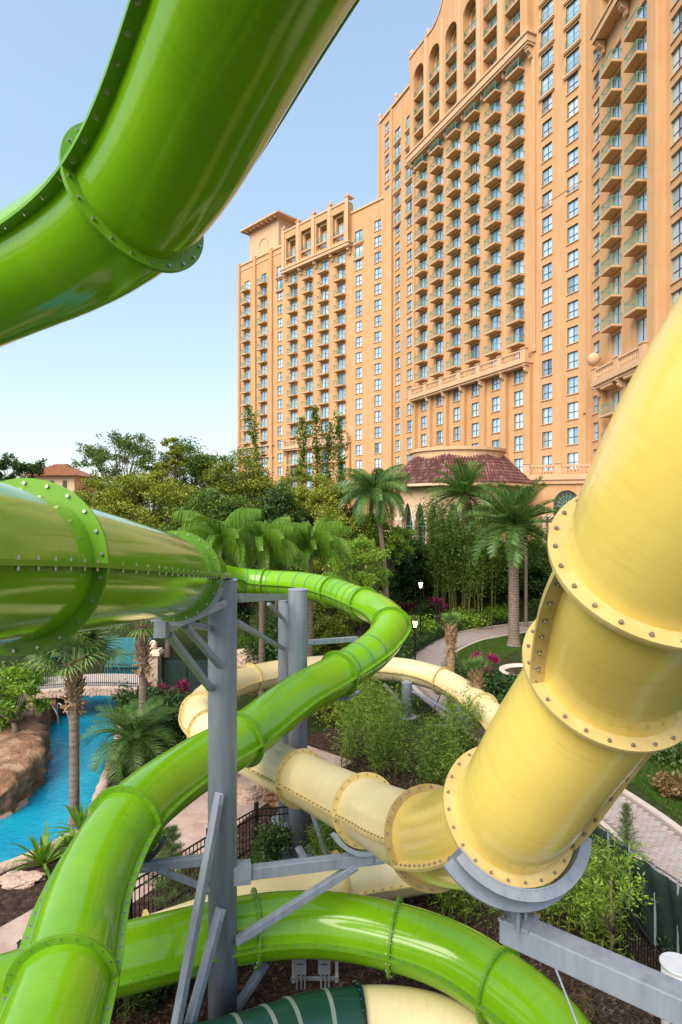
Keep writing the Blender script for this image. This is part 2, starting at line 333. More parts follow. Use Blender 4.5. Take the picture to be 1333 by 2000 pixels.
# lazy river: bank points from the photo, on the ground
rl = smooth2([atz(-330,1760), atz(-120,1640), atz(0,1600), atz(62,1556), atz(92,1500), atz(86,1440), atz(122,1392), atz(150,1350), atz(165,1325)], 6)
rr = smooth2([atz(-330,1990), atz(-150,1790), atz(0,1700), atz(75,1668), atz(165,1618), atz(205,1530), atz(236,1430), atz(236,1392), atz(245,1350), atz(258,1325)], 6)
mb = MB(); n = min(len(rl), len(rr))
def resample(pts, n):
    d = [0]
    for i in range(1, len(pts)): d.append(d[-1] + (pts[i] - pts[i-1]).length)
    out = []
    for k in range(n):
        s = d[-1] * k / (n-1); i = 1
        while i < len(d)-1 and d[i] < s: i += 1
        t = (s - d[i-1]) / max(1e-9, d[i] - d[i-1]); out.append(pts[i-1].lerp(pts[i], t))
    return out
rl = resample(rl, 50); rr = resample(rr, 50)
mb.add([(p.x, p.y, 0.03) for p in rl] + [(p.x, p.y, 0.03) for p in rr], [(i, 50+i, 51+i, i+1) for i in range(49)])
o = mb.build('river_water', M['water']); o['kind'] = 'structure'
def rock_edge(name, rail, w, h, mat, seed, jit=0.25):
    rr_ = random.Random(seed); mb = MB(); n = len(rail); L, R = ribbon(rail, w); vs = []
    prof = [(0, -0.1), (0.05, 0.6), (0.25, 1.0), (0.6, 1.0), (0.9, 0.7), (1, -0.1)]
    for i in range(n):
        for (a, b) in prof:
            p = L[i].lerp(R[i], a + rr_.uniform(-.06, .06) * jit * 4)
            vs.append((p.x + rr_.uniform(-.05,.05), p.y + rr_.uniform(-.05,.05), h * (b + (rr_.uniform(-jit, jit) if b > 0 else 0))))
    m = len(prof)
    mb.add(vs, [(i*m+k, i*m+k+1, (i+1)*m+k+1, (i+1)*m+k) for i in range(n-1) for k in range(m-1)])
    o = mb.build(name, mat, smooth=True); o['kind'] = 'structure'; return o
rock_edge('river_bank', resample(rr, 70), 0.36, 0.13, M['palerock'], 3)
rock_edge('river_bank', resample(rl[:14], 20), 0.28, 0.12, M['palerock'], 4)

# pink concrete walk
pk = smooth2([atz(640,1470), atz(540,1515), atz(455,1560), atz(350,1640), atz(215,1735), atz(60,1835), atz(-120,1930), atz(-350,2060)], 6)
L, R = ribbon(pk, [2.6 - 0.8 * min(1, i / 26) for i in range(len(pk))])
ribbon_sheet('concrete_walk', L, R, 0.012, M['pink'])

# paver path with kerbs
pv = smooth2([atz(1180,1218), atz(1060,1222), atz(985,1231), atz(905,1246), atz(842,1274), atz(832,1306), atz(880,1362), atz(985,1440), atz(1120,1524), atz(1240,1608), atz(1330,1690), atz(1480,1830)], 9)
pw = [2.9 - 0.9 * min(1.0, max(0.0, (i - 45) / 30)) for i in range(len(pv))]
PL, PR = ribbon(pv, pw)
path = ribbon_sheet('paver_path', PL, PR, 0.006, M['joint'])
kerb('kerb', PL, 0.22, 0.07, M['kerb'], path); kerb('kerb', PR, 0.22, 0.07, M['kerb'], path)
# pavers: the nearest are parts, the rest one mesh
pav = []
acc = 0.0; BL, BW = 0.22, 0.125
dense = resample(pv, 2400); dl = sum((dense[i+1]-dense[i]).length for i in range(2399)) / 2399
pos = 0.0; row = 0; nxt = 0.0; s_acc = 0.0
for i in range(2399):
    if s_acc >= nxt:
        t = (dense[i+1] - dense[i]).normalized(); nr = Vector((-t.y, t.x, 0))
        wv = pw[min(len(pw)-1, int(i / 2399 * len(pw)))] - 0.26
        k = int(wv / BL); off = (BL / 2 if row % 2 else 0)
        for j in range(-(k//2), k//2 + 1):
            a = j * BL + off
            if abs(a) > wv / 2 - BL / 2: continue
            pav.append((dense[i] + nr * a, math.atan2(nr.y, nr.x)))
        row += 1; nxt += BW
    s_acc += dl
def vis_key(q):
    p = q[0]
    px = 666.5 + p.x / p.y * FPX
    return p.y if 1160 < px < 1345 and p.y > 11 else 1000 + p.y
pav.sort(key=vis_key)
pb = MB(); c = 0.012
pb.add([(-BL/2+.008,-BW/2+.008,0),(BL/2-.008,-BW/2+.008,0),(BL/2-.008,BW/2-.008,0),(-BL/2+.008,BW/2-.008,0),
        (-BL/2+.014,-BW/2+.014,.022),(BL/2-.014,-BW/2+.014,.022),(BL/2-.014,BW/2-.014,.022),(-BL/2+.014,BW/2-.014,.022)],
       [(4,5,6,7),(0,1,5,4),(1,2,6,5),(2,3,7,6),(3,0,4,7)])
pav_mats = [noisy('paver_tone_%s' % nm, c1, c2, 5.0, 0.85, bump=0.25, bscale=50) for nm, c1, c2 in
            (('rose', (0.32, 0.255, 0.235), (0.40, 0.33, 0.305)), ('buff', (0.35, 0.30, 0.275), (0.43, 0.375, 0.35)), ('grey', (0.31, 0.28, 0.265), (0.39, 0.355, 0.34)))]
pme = [pb.mesh('paver', m) for m in pav_mats]
for p, a in pav[:280]:
    o = link('paver', RNG.choice(pme), path, (p.x, p.y, 0.008 + RNG.uniform(0, .004)), (0, 0, a))
rest = MB()
for p, a in pav[280:]:
    ca, sa = math.cos(a), math.sin(a); q = [(-.102,-.055),(.102,-.055),(.102,.055),(-.102,.055)]
    rest.add([(p.x + x*ca - y*sa, p.y + x*sa + y*ca, 0.026 + RNG.uniform(0,.004)) for x, y in q], [(0,1,2,3)], RNG.randrange(3))
o = rest.build('pavers', pav_mats, path); o['kind'] = 'stuff'

# lawns
def lawn(poly, seed, nblade, h):
    poly = ccw(poly)
    sheet('lawn', poly, 0.010, M['lawn'])
    rs = np.random.RandomState(seed); P = np.array([(p[0], p[1]) for p in poly])
    lo, hi = P.min(0), P.max(0); pts = rs.uniform(lo, hi, (nblade * 3, 2))
    ins = np.zeros(len(pts), bool); j = len(P) - 1
    for i in range(len(P)):
        xi, yi = P[i]; xj, yj = P[j]
        cnd = ((yi > pts[:,1]) != (yj > pts[:,1])) & (pts[:,0] < (xj-xi)*(pts[:,1]-yi)/(yj-yi+1e-12)+xi); ins ^= cnd; j = i
    pts = pts[ins][:nblade]; n = len(pts); a = rs.uniform(0, 6.28, n); w = rs.uniform(.006, .014, n); hh = rs.uniform(.5, 1, n) * h
    d = np.stack([np.cos(a), np.sin(a)], 1) * w[:,None]; l = rs.normal(0, .35, (n,2)) * hh[:,None]
    Q = np.zeros((n,4,3)); Q[:,0,:2] = pts-d; Q[:,1,:2] = pts+d; Q[:,2,:2] = pts+d*.3+l; Q[:,3,:2] = pts-d*.3+l
    Q[:,:2,2] = .01; Q[:,2:,2] = hh[:,None]
    o = link('grass', quads_mesh('grass', Q, M['grass'])); o['kind'] = 'stuff'
lawn([atz(1010,1242)[:2], atz(940,1252)[:2], atz(893,1268)[:2], atz(876,1290)[:2], atz(890,1310)[:2], atz(960,1300)[:2], atz(1000,1275)[:2], atz(1060,1256)[:2]], 5, 60000, 0.09)
lawn([atz(1215,1515)[:2], atz(1300,1580)[:2], atz(1420,1680)[:2], atz(1500,1600)[:2], atz(1380,1500)[:2], atz(1265,1470)[:2]], 6, 60000, 0.08)
# mulch chips
rs = np.random.RandomState(11); n = 46000
pts = np.stack([rs.uniform(-7, 7.5, n), rs.uniform(8, 21, n)], 1)
a = rs.uniform(0, 6.28, n); ll = rs.uniform(.015, .06, n); ww = rs.uniform(.006, .02, n)
dx = np.stack([np.cos(a), np.sin(a), rs.uniform(-.3,.3,n)], 1) * ll[:,None]; dy = np.stack([-np.sin(a), np.cos(a), rs.uniform(-.5,.5,n)], 1) * ww[:,None]
c3 = np.concatenate([pts, rs.uniform(.008,.03,(n,1))], 1)
# keep chips off the walks and the water
keep = np.ones(n, bool)
for rail, w in ((pk, 1.4), (pv, 1.35)):
    A = np.array([(p.x, p.y) for p in rail]); dmin = np.min(np.hypot(pts[:,None,0]-A[None,:,0], pts[:,None,1]-A[None,:,1]), 1); keep &= dmin > w
mid = np.array([((l.x+r_.x)/2, (l.y+r_.y)/2) for l, r_ in zip(rl, rr)]); dmin = np.min(np.hypot(pts[:,None,0]-mid[None,:,0], pts[:,None,1]-mid[None,:,1]), 1); keep &= dmin > 1.7
Q = np.stack([c3-dx-dy, c3+dx-dy, c3+dx+dy, c3-dx+dy], 1)[keep]
o = link('mulch_chips', quads_mesh('mulch_chips', Q, M['chip'])); o['kind'] = 'stuff'
# ---------------------------------------------------------------- the hotel
HO = Vector((18.02, 88.91, 0))
hotel = empty('hotel_building', HO, 'tall apricot stucco hotel with tiers of balconies and an arched crown', 'hotel')
FH = 2.88; Z0 = 30.3
def zf(k): return Z0 + FH * k
class Facade:
    def __init__(s, origin, rdir):
        s.o = Vector((origin[0], origin[1], 0)); s.phi = math.atan2(rdir[1], rdir[0])
        s.r = Vector((math.cos(s.phi), math.sin(s.phi), 0)); s.i = Vector((-s.r.y, s.r.x, 0))
    def loc(s, u, y, z): return s.o + s.r * u + s.i * y + Vector((0, 0, z)) - HO
    def put(s, name, me, u, y, z, parent=hotel):
        return link(name, me, parent, s.loc(u, y, z), (0, 0, s.phi))
    def mb(s, name, mb, mats, smooth=False):
        return mb.build(name, mats, hotel, smooth, s.loc(0, 0, 0), (0, 0, s.phi))
def mats(*k): return [M[x] for x in k]

def make_window(w, h, transom):
    fr = MB(); b = 0.07
    fr.box(-w/2, -w/2+b, 0, .09, 0, h); fr.box(w/2-b, w/2, 0, .09, 0, h)
    fr.box(-w/2+b, w/2-b, 0, .09, 0, b); fr.box(-w/2+b, w/2-b, 0, .09, h-b, h)
    fr.box(-.035, .035, -.004, .08, b, h-b, 1)
    if transom:
        for sgn in (-1, 1):
            x0, x1 = (.035, w/2-b) if sgn > 0 else (-w/2+b, -.035)
            fr.box(x0, x1, .006, .08, h*.42, h*.42+.06, 1)
    pane = MB(); pane.box(0, w/2-b-.035, .05, .07, 0, h-2*b)
    return fr.mesh('window', mats('sash', 'mullion')), pane.mesh('pane', M['glass']), w, h, b
WIN = make_window(1.62, 1.9, True); DOOR = make_window(1.95, 2.3, False); FREN = make_window(2.0, 2.2, False); BAYW = make_window(1.9, 2.1, True)
sl = MB(); sl.box(-.95, .95, -.12, .05, -.1, 0); SILL = sl.mesh('sill', M['trim'])
def balcony_meshes(w, d, flush=False):
    s = MB(); s.box(-w/2, w/2, -d, .02, -.22, 0, 1); s.box(-w/2-.03, w/2+.03, -d-.03, -d+.0, -.16, .03, 0)
    s.box(-w/2-.03, -w/2, -d, .0, -.16, .03, 0); s.box(w/2, w/2+.03, -d, .0, -.16, .03, 0)
    r = MB(); H = 1.08; t = .03
    def run(a, b):
        a = Vector(a); b = Vector(b); L = (b-a).length; k = max(2, int(L/.2))
        r.bar(a + Vector((0,0,H)), b + Vector((0,0,H)), .06, .05); r.bar(a + Vector((0,0,.1)), b + Vector((0,0,.1)), .035, .035)
        r.bar(a + Vector((0,0,H-.16)), b + Vector((0,0,H-.16)), .025, .025)
        for i in range(1, k):
            p = a.lerp(b, i/k); r.bar(p + Vector((0,0,.1)), p + Vector((0,0,H)), .015, .015)
    e = .06
    c = [(-w/2+e, -.02, 0), (-w/2+e, -d+e, 0), (w/2-e, -d+e, 0), (w/2-e, -.02, 0)]
    run(c[0], c[1]); run(c[1], c[2]); run(c[2], c[3])
    for q in c[1:3]: r.bar(q, Vector(q) + Vector((0,0,H)), .06, .06)
    return s.mesh('balcony', mats('trim', 'soffit')), r.mesh('railing', M['teal'])
BAL = balcony_meshes(2.45, 1.05); LOG = balcony_meshes(3.0, 0.5)
fr = MB(); w_ = 2.2
fr.box(-w_/2, w_/2, -.2, -.16, .95, 1.0); fr.box(-w_/2, w_/2, -.2, -.16, .08, .12)
for i in range(13): fr.box(-w_/2+i*w_/12-.012, -w_/2+i*w_/12+.012, -.19, -.17, .12, .95)
FRAIL = fr.mesh('railing', M['teal'])
lg = MB(); lg.box(-1.3, 1.3, -.28, .02, -.28, -.06); lg.box(-1.2, 1.2, -.2, .02, -.42, -.28); LEDGE = lg.mesh('ledge', M['trim'])

REC = 0.28
def put_window(F, u, z, kind, y=0.0):
    me, pane, w, h, b = kind
    o = F.put('window' if kind is not DOOR else 'balcony_door', me, u, y + REC - .1, z)
    for sx in (-1, 1):
        q = link('pane', pane, o, (.035 if sx > 0 else -w/2 + b, 0, b))
    return o
def wall(F, u0, u1, z0, z1, holes, y=0.0, thick=None, name='wall', mat='stucco'):
    """wall sheet with real openings; holes: (ua,ub,za,zb); reveals run in by REC and are closed at the back"""
    us = sorted({round(x, 4) for h in holes for x in (h[0], h[1])} | {u0, u1}); us = [u for u in us if u0 <= u <= u1]
    zs = sorted({round(x, 4) for h in holes for x in (h[2], h[3])} | {z0, z1}); zs = [z for z in zs if z0 <= z <= z1]
    hs = [tuple(round(x, 4) for x in h) for h in holes]
    mb = MB()
    for a, b in zip(us[:-1], us[1:]):
        if b - a < 1e-4: continue
        run = None
        col = [h for h in hs if h[0] < (a+b)/2 < h[1]]
        cuts = sorted(col, key=lambda h: h[2]); z = z0
        for h in cuts:
            if h[3] <= z0 or h[2] >= z1: continue
            if h[2] > z: mb.add([(a,y,z),(b,y,z),(b,y,h[2]),(a,y,h[2])], [(0,1,2,3)])
            z = max(z, h[3])
        if z < z1: mb.add([(a,y,z),(b,y,z),(b,y,z1),(a,y,z1)], [(0,1,2,3)])
    d = REC
    for a, b, c, e in hs:
        mb.add([(a,y,c),(b,y,c),(b,y,e),(a,y,e),(a,y+d,c),(b,y+d,c),(b,y+d,e),(a,y+d,e)], [(0,4,5,1),(1,5,6,2),(2,6,7,3),(3,7,4,0)])
    return F.mb(name, mb, M[mat])
def baluster_row(mb, u0, u1, y, z, h=1.05, step=.32):
    n = int((u1-u0)/step)
    for i in range(n):
        x = u0 + (i+.5)*(u1-u0)/n
        mb.lathe([(.05,0),(.05,.08),(.09,.3),(.045,.6),(.075,h-.3),(.06,h-.2)], (x, y, z), 6)
    mb.box(u0, u1, y-.12, y+.12, z+h-.2, z+h); mb.box(u0, u1, y-.1, y+.1, z-.1, z)
def bracket(w=.6, d=.9, h=1.3):
    m = MB(); prof = [(-.02,0),(-d,0),(-d,-.22),(-d*.8,-.3),(-d*.85,-.55),(-d*.55,-.75),(-d*.3,-.85),(-d*.35,-h*.85),(-.2,-h),(-.02,-h)]
    n = len(prof); vs = [(-w/2, p[0], p[1]) for p in prof] + [(w/2, p[0], p[1]) for p in prof]
    m.add(vs, [tuple(range(n)), tuple(range(n, 2*n))[::-1]] + [(i, n+i, n+(i+1)%n, (i+1)%n) for i in range(n)])
    m.box(-w/2-.08, w/2+.08, -d-.08, -.02, 0.0, .14)
    return m.mesh('bracket', M['trim'])
BRK = bracket(); BRK2 = bracket(.35, .6, .8)

def col_windows(F, u, ks, holes, kind=WIN, y=0.0, lift=.85):
    for k in ks:
        z = zf(k) + lift; me, pane, w, h, b = kind
        holes.append((u-w/2, u+w/2, z, z+h)); put_window(F, u, z, kind, y)
        F.put('sill', SILL, u, y, z)
def col_balconies(F, u, ks, holes, y=0.0, door_only=()):
    for k in list(ks) + list(door_only):
        z = zf(k); me, pane, w, h, b = DOOR
        holes.append((u-w/2, u+w/2, z, z+h)); put_window(F, u, z, DOOR, y)
        if k in door_only: continue
        o = F.put('balcony', BAL[0], u, y, z); link('railing', BAL[1], o)
def col_french(F, u, ks, holes, y=0.0):
    for k in ks:
        z = zf(k) + .25; me, pane, w, h, b = FREN
        holes.append((u-w/2, u+w/2, z, z+h)); o = put_window(F, u, z, FREN, y); link('railing', FRAIL, o, (0, -.12, 0))
        F.put('ledge', LEDGE, u, y, z)

# ---- main tower
FM = Facade(HO, (.408, -.913)); BAY = 4.56
H = []
bays = [(-2.5 + i) * BAY for i in range(6)]
for u in bays:
    col_balconies(FM, u, range(0, 13), H, door_only=(-1,)); col_windows(FM, u, range(-6, -1), H, lift=.9)
for u in (-16.0, -20.0, 16.5, 20.6):
    col_windows(FM, u, range(-7, 10), H); col_french(FM, u, range(10, 16), H)
col_windows(FM, -23.9, range(12, 17), H)
wall(FM, -26.9, -14.2, 0, 80.8, H); 
wall(FM, 14.2, 22.9, 0, 80.8, [h for h in H if h[0] > 14]); wall(FM, -14.2, 14.2, 0, 67.3, [h for h in H if -14 < h[0] < 14])
# crown: six arched loggias proud of the wall
cr = MB(); yc = -1.0; ow = 1.5; spring = 79.5; top = 83.7; bot = 68.2
ed = [-14.2] + [b for u in bays for b in (u-ow, u+ow)] + [14.2]
for i in range(0, len(ed), 2): cr.add([(ed[i],yc,67.3),(ed[i+1],yc,67.3),(ed[i+1],yc,top),(ed[i],yc,top)], [(0,1,2,3)])
for u in bays:
    cr.add([(u-ow,yc,67.3),(u+ow,yc,67.3),(u+ow,yc,bot),(u-ow,yc,bot)], [(0,1,2,3)])
    n = 14; arc = [(u - ow*math.cos(math.pi*i/n), spring + ow*math.sin(math.pi*i/n)) for i in range(n+1)]
    for (a, za), (b, zb) in zip(arc[:-1], arc[1:]):
        cr.add([(a,yc,za),(b,yc,zb),(b,yc,top),(a,yc,top)], [(0,1,2,3)]); cr.add([(a,yc,za),(a,yc+1.5,za),(b,yc+1.5,zb),(b,yc,zb)], [(0,1,2,3)])
        a2, b2 = u+(a-u)*1.0, u+(b-u)*1.0
    for x in (u-ow, u+ow): cr.add([(x,yc,bot),(x,yc+1.5,bot),(x,yc+1.5,spring),(x,yc,spring)], [(0,1,2,3)])
    cr.add([(u-ow,yc,bot),(u+ow,yc,bot),(u+ow,yc+1.5,bot),(u-ow,yc+1.5,bot)], [(0,1,2,3)])
cr.add([(-14.2,.5,67.3),(14.2,.5,67.3),(14.2,.5,top),(-14.2,.5,top)], [(0,1,2,3)])
for x in (-14.2, 14.2): cr.add([(x,yc,66.6),(x,.5,66.6),(x,.5,top),(x,yc,top)], [(0,1,2,3)])
FM.mb('crown', cr, M['stucco'])
for i, u in enumerate(bays):        # inner arch moulding, loggia floors and doors
    am = MB(); n = 14
    for j in range(n):
        a, b = math.pi*j/n, math.pi*(j+1)/n
        for (r0, r1, y0, y1) in ((1.2, 1.5, .1, .5),):
            p = [(u-r0*math.cos(a), spring-.2+r0*math.sin(a)), (u-r1*math.cos(a), spring-.2+r1*math.sin(a)), (u-r1*math.cos(b), spring-.2+r1*math.sin(b)), (u-r0*math.cos(b), spring-.2+r0*math.sin(b))]
            am.add([(x,y0,z) for x, z in p], [(0,1,2,3)]); am.add([(p[0][0],y0,p[0][1]),(p[0][0],y1,p[0][1]),(p[3][0],y1,p[3][1]),(p[3][0],y0,p[3][1])], [(0,1,2,3)])
    am.box(u-1.5, u-1.2, .1, .5, bot, spring-.2); am.box(u+1.2, u+1.5, .1, .5, bot, spring-.2)
    FM.mb('arch', am, M['trim'])
    for k in (13, 14, 15, 16):
        z = zf(k) + (.55 if k == 13 else 0)
        put_window(FM, u, z, DOOR, y=.0)
        if k > 13:
            o = FM.put('balcony', LOG[0], u, -.42, z); link('railing', LOG[1], o)
            s_ = MB(); s_.box(u-1.5, u+1.5, -.4, .48, z-.22, z-.01); FM.mb('loggia_floor', s_, M['soffit'])
bd = MB(); bd.box(-14.6, 14.6, -1.35, .0, 66.7, 67.6); bd.box(-14.8, 14.8, -1.5, -.0, 67.6, 67.9); bd.box(-14.5, 14.5, -1.2, .0, 66.4, 66.7)
FM.mb('cornice', bd, M['trim'])
for x in (-14.0, 14.0): FM.put('bracket', BRK, x, -.2, 66.4)
for x in [-9.12, -4.56, 0, 4.56, 9.12]: FM.put('bracket', BRK2, x, -.2, 66.4)
pr = [(-14.2,83.7),(-7.2,83.7),(-6,84.1),(-5,85.0),(-4.2,86.2),(-3.6,87.2),(-3.2,88.4),(3.2,88.4),(3.6,87.2),(4.2,86.2),(5,85),(6,84.1),(7.2,83.7),(14.2,83.7)]
gp = MB(); n = len(pr)
gp.add([(x,-1.0,z) for x, z in pr] + [(x,.5,z) for x, z in pr], [tuple(range(n))[::-1], tuple(range(n,2*n))] + [(i, (i+1)%n, n+(i+1)%n, n+i) for i in range(n)])
FM.mb('gable', gp, M['stucco'])
cp = MB()
for (a, za), (b, zb) in zip(pr[:-1], pr[1:]): cp.bar((a,-.3,za+.1), (b,-.3,zb+.1), 1.7, .25)
FM.mb('coping', cp, M['trim'])
for x, z in ((-14.0,83.8),(-9.1,83.8),(-4.4,86),(4.4,86),(9.1,83.8),(14,83.8),(-26.5,80.9),(-20.5,80.9)):
    f = MB(); f.lathe([(.3,0),(.3,.3),(.12,.4),(.32,.75),(.36,1.0),(.22,1.3),(.05,1.6)], (x,-.6 if abs(x) < 15 else .0,z), 8); FM.mb('finial', f, M['trim'], True)
for u in bays[:-1]:      # pilaster strips of the crown
    f = MB(); f.box(u+2.28-.35, u+2.28+.35, -1.14, -1.0, 67.9, 83.6); FM.mb('pilaster', f, M['trim'])
ct = MB(); ct.box(-27.1, -14.2, -.25, .3, 80.5, 80.95); ct.box(14.2, 23.1, -.25, .3, 80.5, 80.95); FM.mb('coping', ct, M['trim'])
sh = MB(); sh.box(-26.9, 22.9, .02, .021, 0, 1); 
bk = MB(); bk.box(-26.9, -14.2, 13.99, 14, 0, 80.8)
core = MB(); core.add([(-26.9,0,0),(-26.9,16,0),(-26.9,16,80.8),(-26.9,0,80.8)], [(0,1,2,3)]); core.add([(-26.9,0,80.3),(22.9,0,80.3),(22.9,16,80.3),(-26.9,16,80.3)], [(0,1,2,3)])
core.add([(22.9,0,0),(22.9,16,0),(22.9,16,80.8),(22.9,0,80.8)], [(0,1,2,3)]); core.add([(-26.9,16,0),(22.9,16,0),(22.9,16,83),(-26.9,16,83)], [(0,1,2,3)])
FM.mb('core_wall', core, M['stucco'])
for x in (-14.35, 14.35, -22.0, 22.6, -26.6):
    f = MB(); f.box(x-.35, x+.35, -.22, .0, 20 if abs(x) > 15 else 28.8, 80.4 if abs(x) > 15 else 66.3); FM.mb('pilaster', f, M['stucco'])
def ledge_block(F, u0, u1, z, edges, ypil=-.55, zpil=6):
    f = MB(); f.box(u0-.5, u1+.5, -1.3, 0, z-.55, z); f.box(u0-.35, u1+.35, -1.1, 0, z-.85, z-.55); F.mb('ledge', f, M['trim'])
    b = MB()
    for a, c in zip(edges[:-1], edges[1:]): baluster_row(b, a+.45, c-.45, -1.1, z+.1, 1.05)
    F.mb('balustrade', b, M['trim'])
    for e in edges:
        f = MB(); f.box(e-.42, e+.42, -1.28, -.75, z, z+1.2); f.box(e-.5, e+.5, -1.36, -.7, z+1.2, z+1.32); F.mb('post', f, M['trim'])
        f = MB(); f.box(e-.42, e+.42, ypil, .0, zpil, z-.85); F.mb('pilaster', f, M['stucco'])
        F.put('bracket', BRK2, e, ypil, z-.85)
ledge_block(FM, -13.68, 13.68, 28.0, [-13.68 + i*BAY for i in range(7)])
for z in (46.1,):
    f = MB(); f.box(14.8, 22.2, -.06, 0, z, z+.12); FM.mb('string_course', f, M['stucco'])

# ---- left wing
lo = FM.o + FM.r * -21.6
FL = Facade((lo.x, lo.y), (.703, -.711)); H = []
for u in (-13.0, -17.65, -22.3, -27.0):
    col_balconies(FL, u, range(-2, 10), H, door_only=(-3,)); col_balconies(FL, u, range(-6, -3), H)
for u in (-3.66, -8.4):
    col_windows(FL, u, range(-7, 11 if u > -5 else 9), H)
col_french(FL, -8.4, (9, 10), H); col_windows(FL, -31.7, range(-7, 9), H); col_french(FL, -31.7, (9, 10), H)
for u in (-37.2, -43.4): col_balconies(FL, u, range(-3, 11), H, door_only=(-4,)); col_balconies(FL, u, range(-7, -4), H)
low = [h for h in H if not (-29.6 < h[0] < -10.5)]
wall(FL, -10.4, 0, 0, 65.2, [h for h in low if h[0] > -10.4]); wall(FL, -46.6, -29.6, 0, 65.4, [h for h in low if h[0] < -29])
wall(FL, -29.6, -10.4, 0, 59.3, [h for h in H if -29.6 < h[0] < -10.5])
cr = MB(); yc = -.9; lb = [-13.0, -17.65, -22.3, -27.0]; ow = 1.55
ed = [-29.6] + [b for u in lb[::-1] for b in (u-ow, u+ow)] + [-10.4]
for i in range(0, len(ed), 2): cr.box(ed[i], ed[i+1], yc, .5, 59.6, 67.4)
for u in lb:
    cr.box(u-ow, u+ow, yc, .5, 59.6, 60.5); cr.box(u-ow, u+ow, yc, .5, 66.0, 67.4)
    for k in (10, 11):
        z = zf(k) + (.6 if k == 10 else -.1)
        put_window(FL, u, z, DOOR, y=.1)
        if k == 11:
            o = FL.put('balcony', LOG[0], u, -.3, z); link('railing', LOG[1], o)
    s_ = MB(); s_.box(u-ow+.0, u-ow+.35, -.2, .4, 60.5, 66); s_.box(u+ow-.35, u+ow, -.2, .4, 60.5, 66); s_.box(u-ow, u+ow, -.2, .4, 65.5, 65.99); FL.mb('arch', s_, M['trim'])
cr.add([(-29.6,.55,59.3),(-10.4,.55,59.3),(-10.4,.55,67),(-29.6,.55,67)], [(0,1,2,3)])
FL.mb('crown', cr, M['stucco'])
bd = MB(); bd.box(-30.0, -10.0, -1.2, .0, 59.0, 59.6); bd.box(-30.2, -9.8, -1.35, .0, 59.6, 59.85); FL.mb('cornice', bd, M['trim'])
for e in (-29.4, -24.65, -20.0, -15.3, -10.6):
    FL.put('bracket', BRK, e, -.1, 59.0)
    f = MB(); f.box(e-.4, e+.4, -1.1, -.9, 59.85, 68.2); f.box(e-.5, e+.5, -1.2, .5, 68.2, 68.45); f.lathe([(.2,0),(.25,.3),(.05,.7)], (e,-.7,68.45), 8); FL.mb('pilaster', f, M['trim'])
ct = MB(); ct.box(-29.2, -10.8, -1.05, .5, 67.4, 67.75); ct.box(-10.4, .1, -.2, .4, 65.2, 65.6); ct.box(-46.8, -29.6, -.2, .4, 65.4, 65.8); ct.box(-46.7, -29.7, -.12, 0, 64.2, 64.5); FL.mb('coping', ct, M['trim'])
for x, w in ((-.9, .9), (-34.4, .5), (-40.3, .45), (-46.2, .4)):
    f = MB(); f.box(x-w, x+w, -.45, .0, 0, 66.0); FL.mb('pilaster', f, M['stucco'])
ledge_block(FL, -29.2, -10.8, 22.6, [-29.2, -24.65, -20.0, -15.3, -10.8])
for z in (23.4, 20.9):
    f = MB(); f.box(-46.9, -33.6, -.5, .0, z, z+.22); FL.mb('string_course', f, M['trim'])
for u in (-37.2, -43.4):
    f = MB(); n = 12
    for j in range(n):
        a, b = math.pi*j/n, math.pi*(j+1)/n
        f.bar((u-1.3*math.cos(a), -.08, 21.3+1.3*math.sin(a)), (u-1.3*math.cos(b), -.08, 21.3+1.3*math.sin(b)), .2, .22, up=(0,1,0))
    FL.mb('arch', f, M['trim'])
core = MB(); core.add([(-46.6,0,0),(-46.6,16,0),(-46.6,16,65.4),(-46.6,0,65.4)], [(0,3,2,1)]); core.add([(-46.6,0,65),(0,0,65),(0,16,65),(-46.6,16,65)], [(0,1,2,3)]); core.add([(-46.6,16,0),(0,16,0),(0,16,66),(-46.6,16,66)], [(0,1,2,3)])
FL.mb('core_wall', core, M['stucco'])
# roof tower with overhanging eaves
tw = MB(); tw.box(-45.2, -34.6, 2.0, 11.0, 64.5, 73.6); FL.mb('roof_tower', tw, M['trim'])
tr = MB(); tr.box(-46.6, -33.2, .6, 12.4, 73.6, 73.75, 1); tr.box(-46.8, -33.0, .4, 12.6, 73.75, 74.1, 1)
tr.add([(-46.8,.4,74.1),(-33,.4,74.1),(-33,12.6,74.1),(-46.8,12.6,74.1),(-42,6.5,76.0),(-38,6.5,76.0)], [(0,1,5,4),(1,2,5),(2,3,4,5),(3,0,4)], 0)
FL.mb('tower_roof', tr, mats('terracotta', 'trim'))
for i in range(8):
    f = MB(); x = -45.0 + i*1.5; f.box(x-.12, x+.12, .8, 2.0, 73.2, 73.6); FL.mb('bracket', f, M['trim'])
f = MB(); n = 12
for j in range(n):
    a, b = math.pi*j/n, math.pi*(j+1)/n
    f.bar((-39.9-1.6*math.cos(a), 1.97, 69+1.6*math.sin(a)), (-39.9-1.6*math.cos(b), 1.97, 69+1.6*math.sin(b)), .12, .18, up=(0,1,0))
FL.mb('arch', f, M['stucco'])

